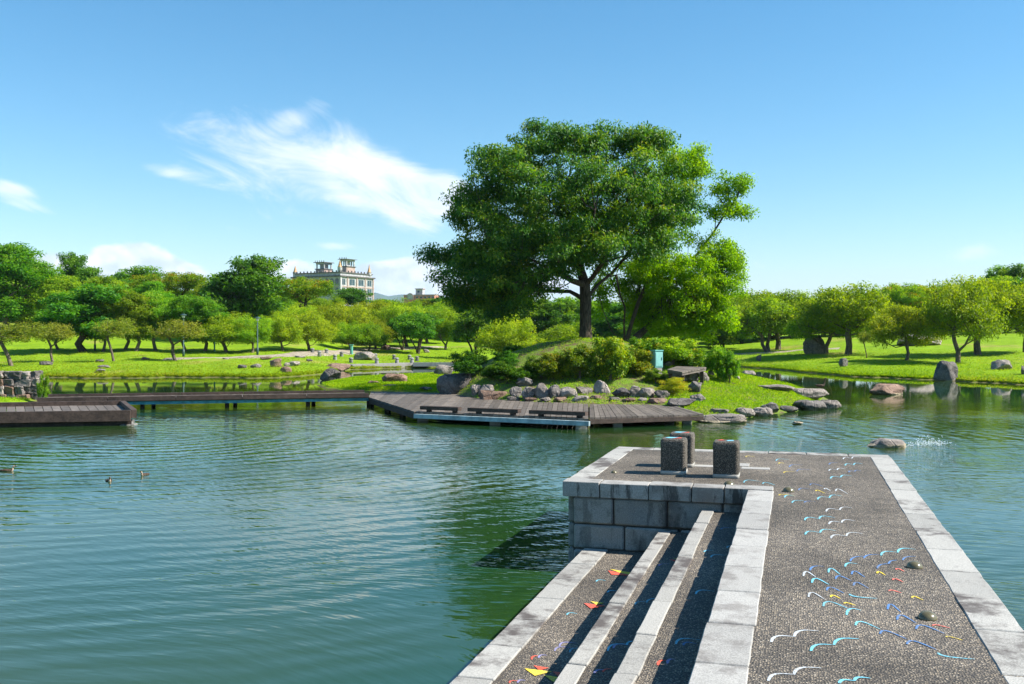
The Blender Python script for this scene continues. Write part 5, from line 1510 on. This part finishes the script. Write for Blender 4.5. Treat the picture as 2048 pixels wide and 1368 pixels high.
wa = arch(1.75, ZT(557) - ZT(569.5), .06); wb = arch(1.6, ZT(575) - ZT(585), .06); wfr = arch(2.1, ZT(556) - ZT(570), .03); wfb = arch(1.95, ZT(574.3) - ZT(585.5), .03)
for me in (wa, wb): me.materials.append(M['pane'])
for me in (wfr, wfb): me.materials.append(M['hotel_grey'])
for i in range(9):
    for fm, pm, vb in ((wfr, wa, 569.5), (wfb, wb, 585)):
        f_ = link(bpy.data.objects.new('window', fm), hot); f_.location = (-1.9 - i * 2.95, -.002, ZT(vb) - .1)
        p_ = link(bpy.data.objects.new('pane', pm), f_); p_.location = (0, -.031, .1)
    obj('pilaster', boxm(-3.55 - i * 2.95, -3.2 - i * 2.95, -.22, 0.0, zb, ZT(553) - .01), M['hotel_wall'], hot)
for r, (va, vb) in enumerate(((557, 569), (575, 586), (592, 603))):
    for y0, y1 in ((1.0, 3.2), (6.0, 9.6), (12.2, 15.8), (18.5, 21.5)):
        f_ = obj('window', boxm(.002, .05, y0 - .2, y1 + .2, ZT(vb) - .15, ZT(va) + .15), M['hotel_wall'], hot)
        obj('pane', boxm(.052, .08, y0, (y0 + y1) / 2 - .08, ZT(vb), ZT(va)), M['pane'], f_)
        obj('pane', boxm(.052, .08, (y0 + y1) / 2 + .08, y1, ZT(vb), ZT(va)), M['pane'], f_)
for y in (4.6, 10.9, 17.0, 22.6):
    obj('pilaster', boxm(0, .35, y - .3, y + .3, zb, ZT(553) - .01), M['hotel_pink'], hot)
obj('corner_pier', boxm(-.7, .3, -.3, .7, zb, ZT(553) - .02), M['hotel_wall'], hot)


def tower(x0, x1, y0, y1, v0, v1, v2, v3):
    t = obj('tower', boxm(x0, x1, y0, y1, ZT(v0), ZT(v1)), M['hotel_pink'], hot)
    obj('ledge', boxm(x0 - .3, x1 + .3, y0 - .3, y1 + .3, ZT(v1) + .003, ZT(v1) + .35), M['hotel_grey'], t)
    for a in (x0 + .2, (x0 + x1) / 2 - .2, x1 - .6):
        for c in (y0 + .2, y1 - .6):
            obj('post', boxm(a, a + .45, c, c + .45, ZT(v1) + .355, ZT(v2)), M['hotel_wall'], t)
    obj('core', boxm(x0 + 1.6, x1 - 1.6, y0 + 1.6, y1 - 1.6, ZT(v1) + .355, ZT(v2)), M['hotel_wall'], t)
    obj('head_beam', boxm(x0 + .1, x1 - .1, y0 + .1, y1 - .1, ZT(v2) + .003, ZT(v2) + .7), M['hotel_wall'], t)
    obj('roof_slab', boxm(x0 - .7, x1 + .7, y0 - .7, y1 + .7, ZT(v2) + .705, ZT(v3)), M['hotel_grey'], t)
    for k in range(5):
        obj('rail_post', boxm(x0 + k * (x1 - x0) / 4 - .1, x0 + k * (x1 - x0) / 4 + .1, y0 - .3, y0 - .1, ZT(v3) + .003, ZT(v3) + .7), M['hotel_grey'], t)


tower(-17.5, -12.6, 4, 9.5, 546, 535.5, 525, 520.5)
tower(-4.5, .2 - 1.0, 5, 11, 543, 532, 520, 516)


def spire(x, y, v0, v1, v2):
    t = obj('spire', lathe(bmesh.new(), [(1.0, ZT(v0)), (1.0, ZT(v1)), (1.15, ZT(v1) + .1)], 8), M['hotel_wall'], hot); 
    for c in t.data.vertices: pass
    t.location = (x, y, 0)
    obj('cone', lathe(bmesh.new(), [(.95, ZT(v1) + .11), (.6, ZT(v1) + 1.0), (.62, ZT(v1) + 1.1), (.3, ZT(v1) + 2.2), (.05, ZT(v2))], 8), M['gold'], t)


spire(-L1 + .8, 1, 553, 541, 527); spire(-1.2, 1.0, 543, 534, 519); spire(-.9, L2 - 2, 546, 540, 522.5)

RD = 500.0
rx, ry = Q(838, RD); ZR = lambda v: zat(v, RD)
red = tag(empty('red_building', (rx, ry, 0), TH - math.radians(12)), 'distant red brick apartment building with a pale roof tower', 'building')
obj('wall', boxm(-8, 8, 0, 9, 4, ZR(591)), M['brick'], red)
obj('parapet', boxm(-8.2, 8.2, -.2, 9.2, ZR(591) + .003, ZR(589)), M['hotel_pink'], red)
tw = obj('tower', boxm(-2.4, 1.2, 2, 6, ZR(589) + .005, ZR(578)), M['hotel_wall'], red)
obj('tower_cap', boxm(-2.7, 1.5, 1.7, 6.3, ZR(578) + .003, ZR(576.5)), M['hotel_pink'], tw)
obj('tower_window', boxm(-1.4, -.4, 1.94, 1.998, ZR(585), ZR(581)), M['pane'], tw)
ga = arch(3.6, ZR(586) - ZR(599), .5); ga.materials.append(M['hotel_pink'])
g_ = link(bpy.data.objects.new('gable_arch', ga), red); g_.location = (-4.6, -.003, ZR(599))
gb = arch(2.4, ZR(588) - ZR(599), .1); gb.materials.append(M['hotel_wall'])
g2 = link(bpy.data.objects.new('arch_panel', gb), g_); g2.location = (0, -.503, 0)
for r in range(2):
    for k in range(5):
        xx = -1.6 + k * 2.1
        f_ = obj('window', boxm(xx, xx + 1.2, -.06, -.002, ZR(596.5 + r * 6), ZR(593 + r * 6)), M['hotel_wall'], red)
        obj('pane', boxm(xx + .15, xx + 1.05, -.1, -.062, ZR(596.3 + r * 6), ZR(593.3 + r * 6)), M['pane'], f_)

# far blue hills
def hills(name, d, u0, u1, pts, label):
    us = np.linspace(u0, u1, 120); vs, fs = [], []
    for i, u in enumerate(us):
        v = float(np.interp(u, [p_[0] for p_ in pts], [p_[1] for p_ in pts])) + 2.2 * math.sin(u * .05) + 1.4 * math.sin(u * .13 + 1)
        for k, (dd, f) in enumerate(((d - 900, 0.0), (d - 400, .62), (d, 1.0), (d + 900, .5))):
            x, y = Q(u, dd); z = (zat(v, d)) * f - (.5 if f == 0 else 0) + (14 * math.sin(u * .21 + k * 2) if f == .62 else 0)
            vs.append((x, y, z))
    for i in range(len(us) - 1):
        for k in range(3): fs.append((4 * i + k, 4 * i + 4 + k, 4 * i + 5 + k, 4 * i + 1 + k))
    return tag(obj(name, pyd(name, vs, fs), M['mountain'], smooth=True), label, 'hills', kind='structure')


HILLS = hills('hills', 7000, -500, 2600, [(-500, 610), (600, 606), (730, 590), (760, 585), (790, 592), (810, 587), (850, 596), (900, 590), (1000, 602), (1200, 606), (2600, 612)], 'distant blue hills on the horizon')

# ------------------------------------------------------------------ birds and the splash
def bird(loc, rz, s, label, standing=False, neck=.5):
    t = tag(empty('duck', loc, rz), label, 'duck', None if standing else 'ducks on the pond')
    bm = bmesh.new()
    nk = neck
    # spine from tail to bill: x forward, z up, radius y/z
    sec = [(-.50, .13, .015, .02), (-.42, .12, .06, .04), (-.28, .09, .13, .09), (-.08, .07, .17, .12), (.12, .07, .165, .125), (.26, .10, .12, .11), (.33, .17 + nk * .06, .07, .075), (.35, .22 + nk * .16, .05, .05),
           (.37, .27 + nk * .26, .052, .055), (.42, .31 + nk * .3, .062, .062), (.48, .31 + nk * .3, .05, .05), (.52, .30 + nk * .3, .025, .022)]
    rings = []
    for i, (x, z, ry_, rz_) in enumerate(sec):
        x2, z2 = sec[min(i + 1, len(sec) - 1)][:2]; x1, z1 = sec[max(0, i - 1)][:2]
        d = Vector((x2 - x1, 0, z2 - z1)).normalized(); n = Vector((-d.z, 0, d.x))
        rings.append([bm.verts.new((Vector((x, 0, z)) + Vector((0, 1, 0)) * ry_ * math.cos(a) + n * rz_ * math.sin(a)) * s) for a in [2 * math.pi * k / 12 for k in range(12)]])
    for r0, r1 in zip(rings, rings[1:]):
        for k in range(12): bm.faces.new((r0[k], r0[(k + 1) % 12], r1[(k + 1) % 12], r1[k]))
    bm.faces.new(rings[0][::-1]); bm.faces.new(rings[-1])
    bmesh.ops.recalc_face_normals(bm, faces=bm.faces[:])
    me = bpy.data.meshes.new('body'); bm.to_mesh(me); bm.free()
    me.materials.append(M['feather']); me.materials.append(M['feather_pale'])
    if not standing:
        for f in me.polygons:
            c = f.center / s
            if c.x > .33 and (c.z < .20 + nk * .1 or (abs(c.y) > .035 and c.z < .33 + nk * .3)): f.material_index = 1
    body = obj('body', me, None, t, True)
    bz = (.30 + nk * .3)
    bm = bmesh.new(); tube(bm, [(.51 * s, 0, bz * s), (.60 * s, 0, (bz - .02) * s)], [.026 * s, .014 * s], 8)
    obj('bill', bm, M['bill'], t, True)
    for sy in (-1, 1):
        bm = bmesh.new(); bmesh.ops.create_icosphere(bm, subdivisions=2, radius=1.0)
        for v in bm.verts: v.co = Vector((v.co.x * .24 - .12, v.co.y * .03 + sy * .155, v.co.z * .075 + .11)) * s
        obj('wing', bm, M['feather'], t, True)
        if standing:
            bm = bmesh.new(); tube(bm, [(.0, sy * .05 * s, .02 * s), (.02 * s, sy * .05 * s, -.12 * s), (.0, sy * .05 * s, -.25 * s), (.1 * s, sy * .06 * s, -.26 * s)], [.018 * s, .013 * s, .011 * s, .008 * s], 6)
            obj('leg', bm, M['bill'], t, True)
    return t


p_ = P(14, 942); bird((p_.x, p_.y, -.02), TH + .1, .30, 'brown duck at the left frame edge swimming right', neck=.2)
p_ = P(218, 962); bird((p_.x, p_.y, -.02), TH - math.pi / 2 + .5, .28, 'nearer duck swimming towards the viewer in open water', neck=.05)
p_ = P(289, 950); bird((p_.x, p_.y, -.02), TH - math.pi / 2 - .15, .28, 'farther right duck swimming towards the viewer in open water', neck=.05)
x, y, z, d = hit(1644, 783)
d = float(-PERCH.location.x * st + PERCH.location.y * ct)
x, y = Q(1641, d)
lp_ = Matrix.Rotation(-TH, 3, 'Z') @ Vector((x - PERCH.location.x, y - PERCH.location.y, 0))
zr = PERCH.location.z + max(v.co.z for v in PERCH.data.vertices if (v.co.xy - lp_.xy).length < .22)
bird((x, y, zr + .06), TH + .1, .44, 'dark bird standing on the large flat shore rock', True, 1.25)

rs = random.Random(8)
bm = bmesh.new()
c0 = P(1818, 893); c1_ = P(1885, 889)
for i in range(420):
    t = rs.random() ** .8
    b_ = c0.lerp(c1_, t)
    x = b_.x + rs.gauss(0, .05 + .10 * t); y = b_.y + rs.gauss(0, .15); z = abs(rs.gauss(0, .03 + .05 * math.sin(math.pi * t)))
    r = rs.uniform(.004, .013)
    m4 = Matrix.Translation((x, y, z))
    bmesh.ops.create_icosphere(bm, subdivisions=1, radius=r, matrix=m4)
tag(obj('water_splash', bm, M['splash']), 'white sparkling splash of water beside the smooth tan rock', 'splash', kind='stuff')

# ------------------------------------------------------------------ summer haze
hm = bpy.data.materials.new('haze'); hm.use_nodes = True
hn = hm.node_tree; hn.nodes.clear()
pv = nd(hn, 'ShaderNodeVolumePrincipled', {'Color': (0.62, 0.80, 1.0), 'Density': 0.00008, 'Anisotropy': 0.0})
ho = nd(hn, 'ShaderNodeOutputMaterial'); hn.links.new(pv.outputs[0], ho.inputs['Volume'])
tag(obj('haze', boxm(-14000, 14000, -3000, 14000, -2.3, 380), hm), 'thin blue summer haze over the distance', 'haze', kind='stuff')
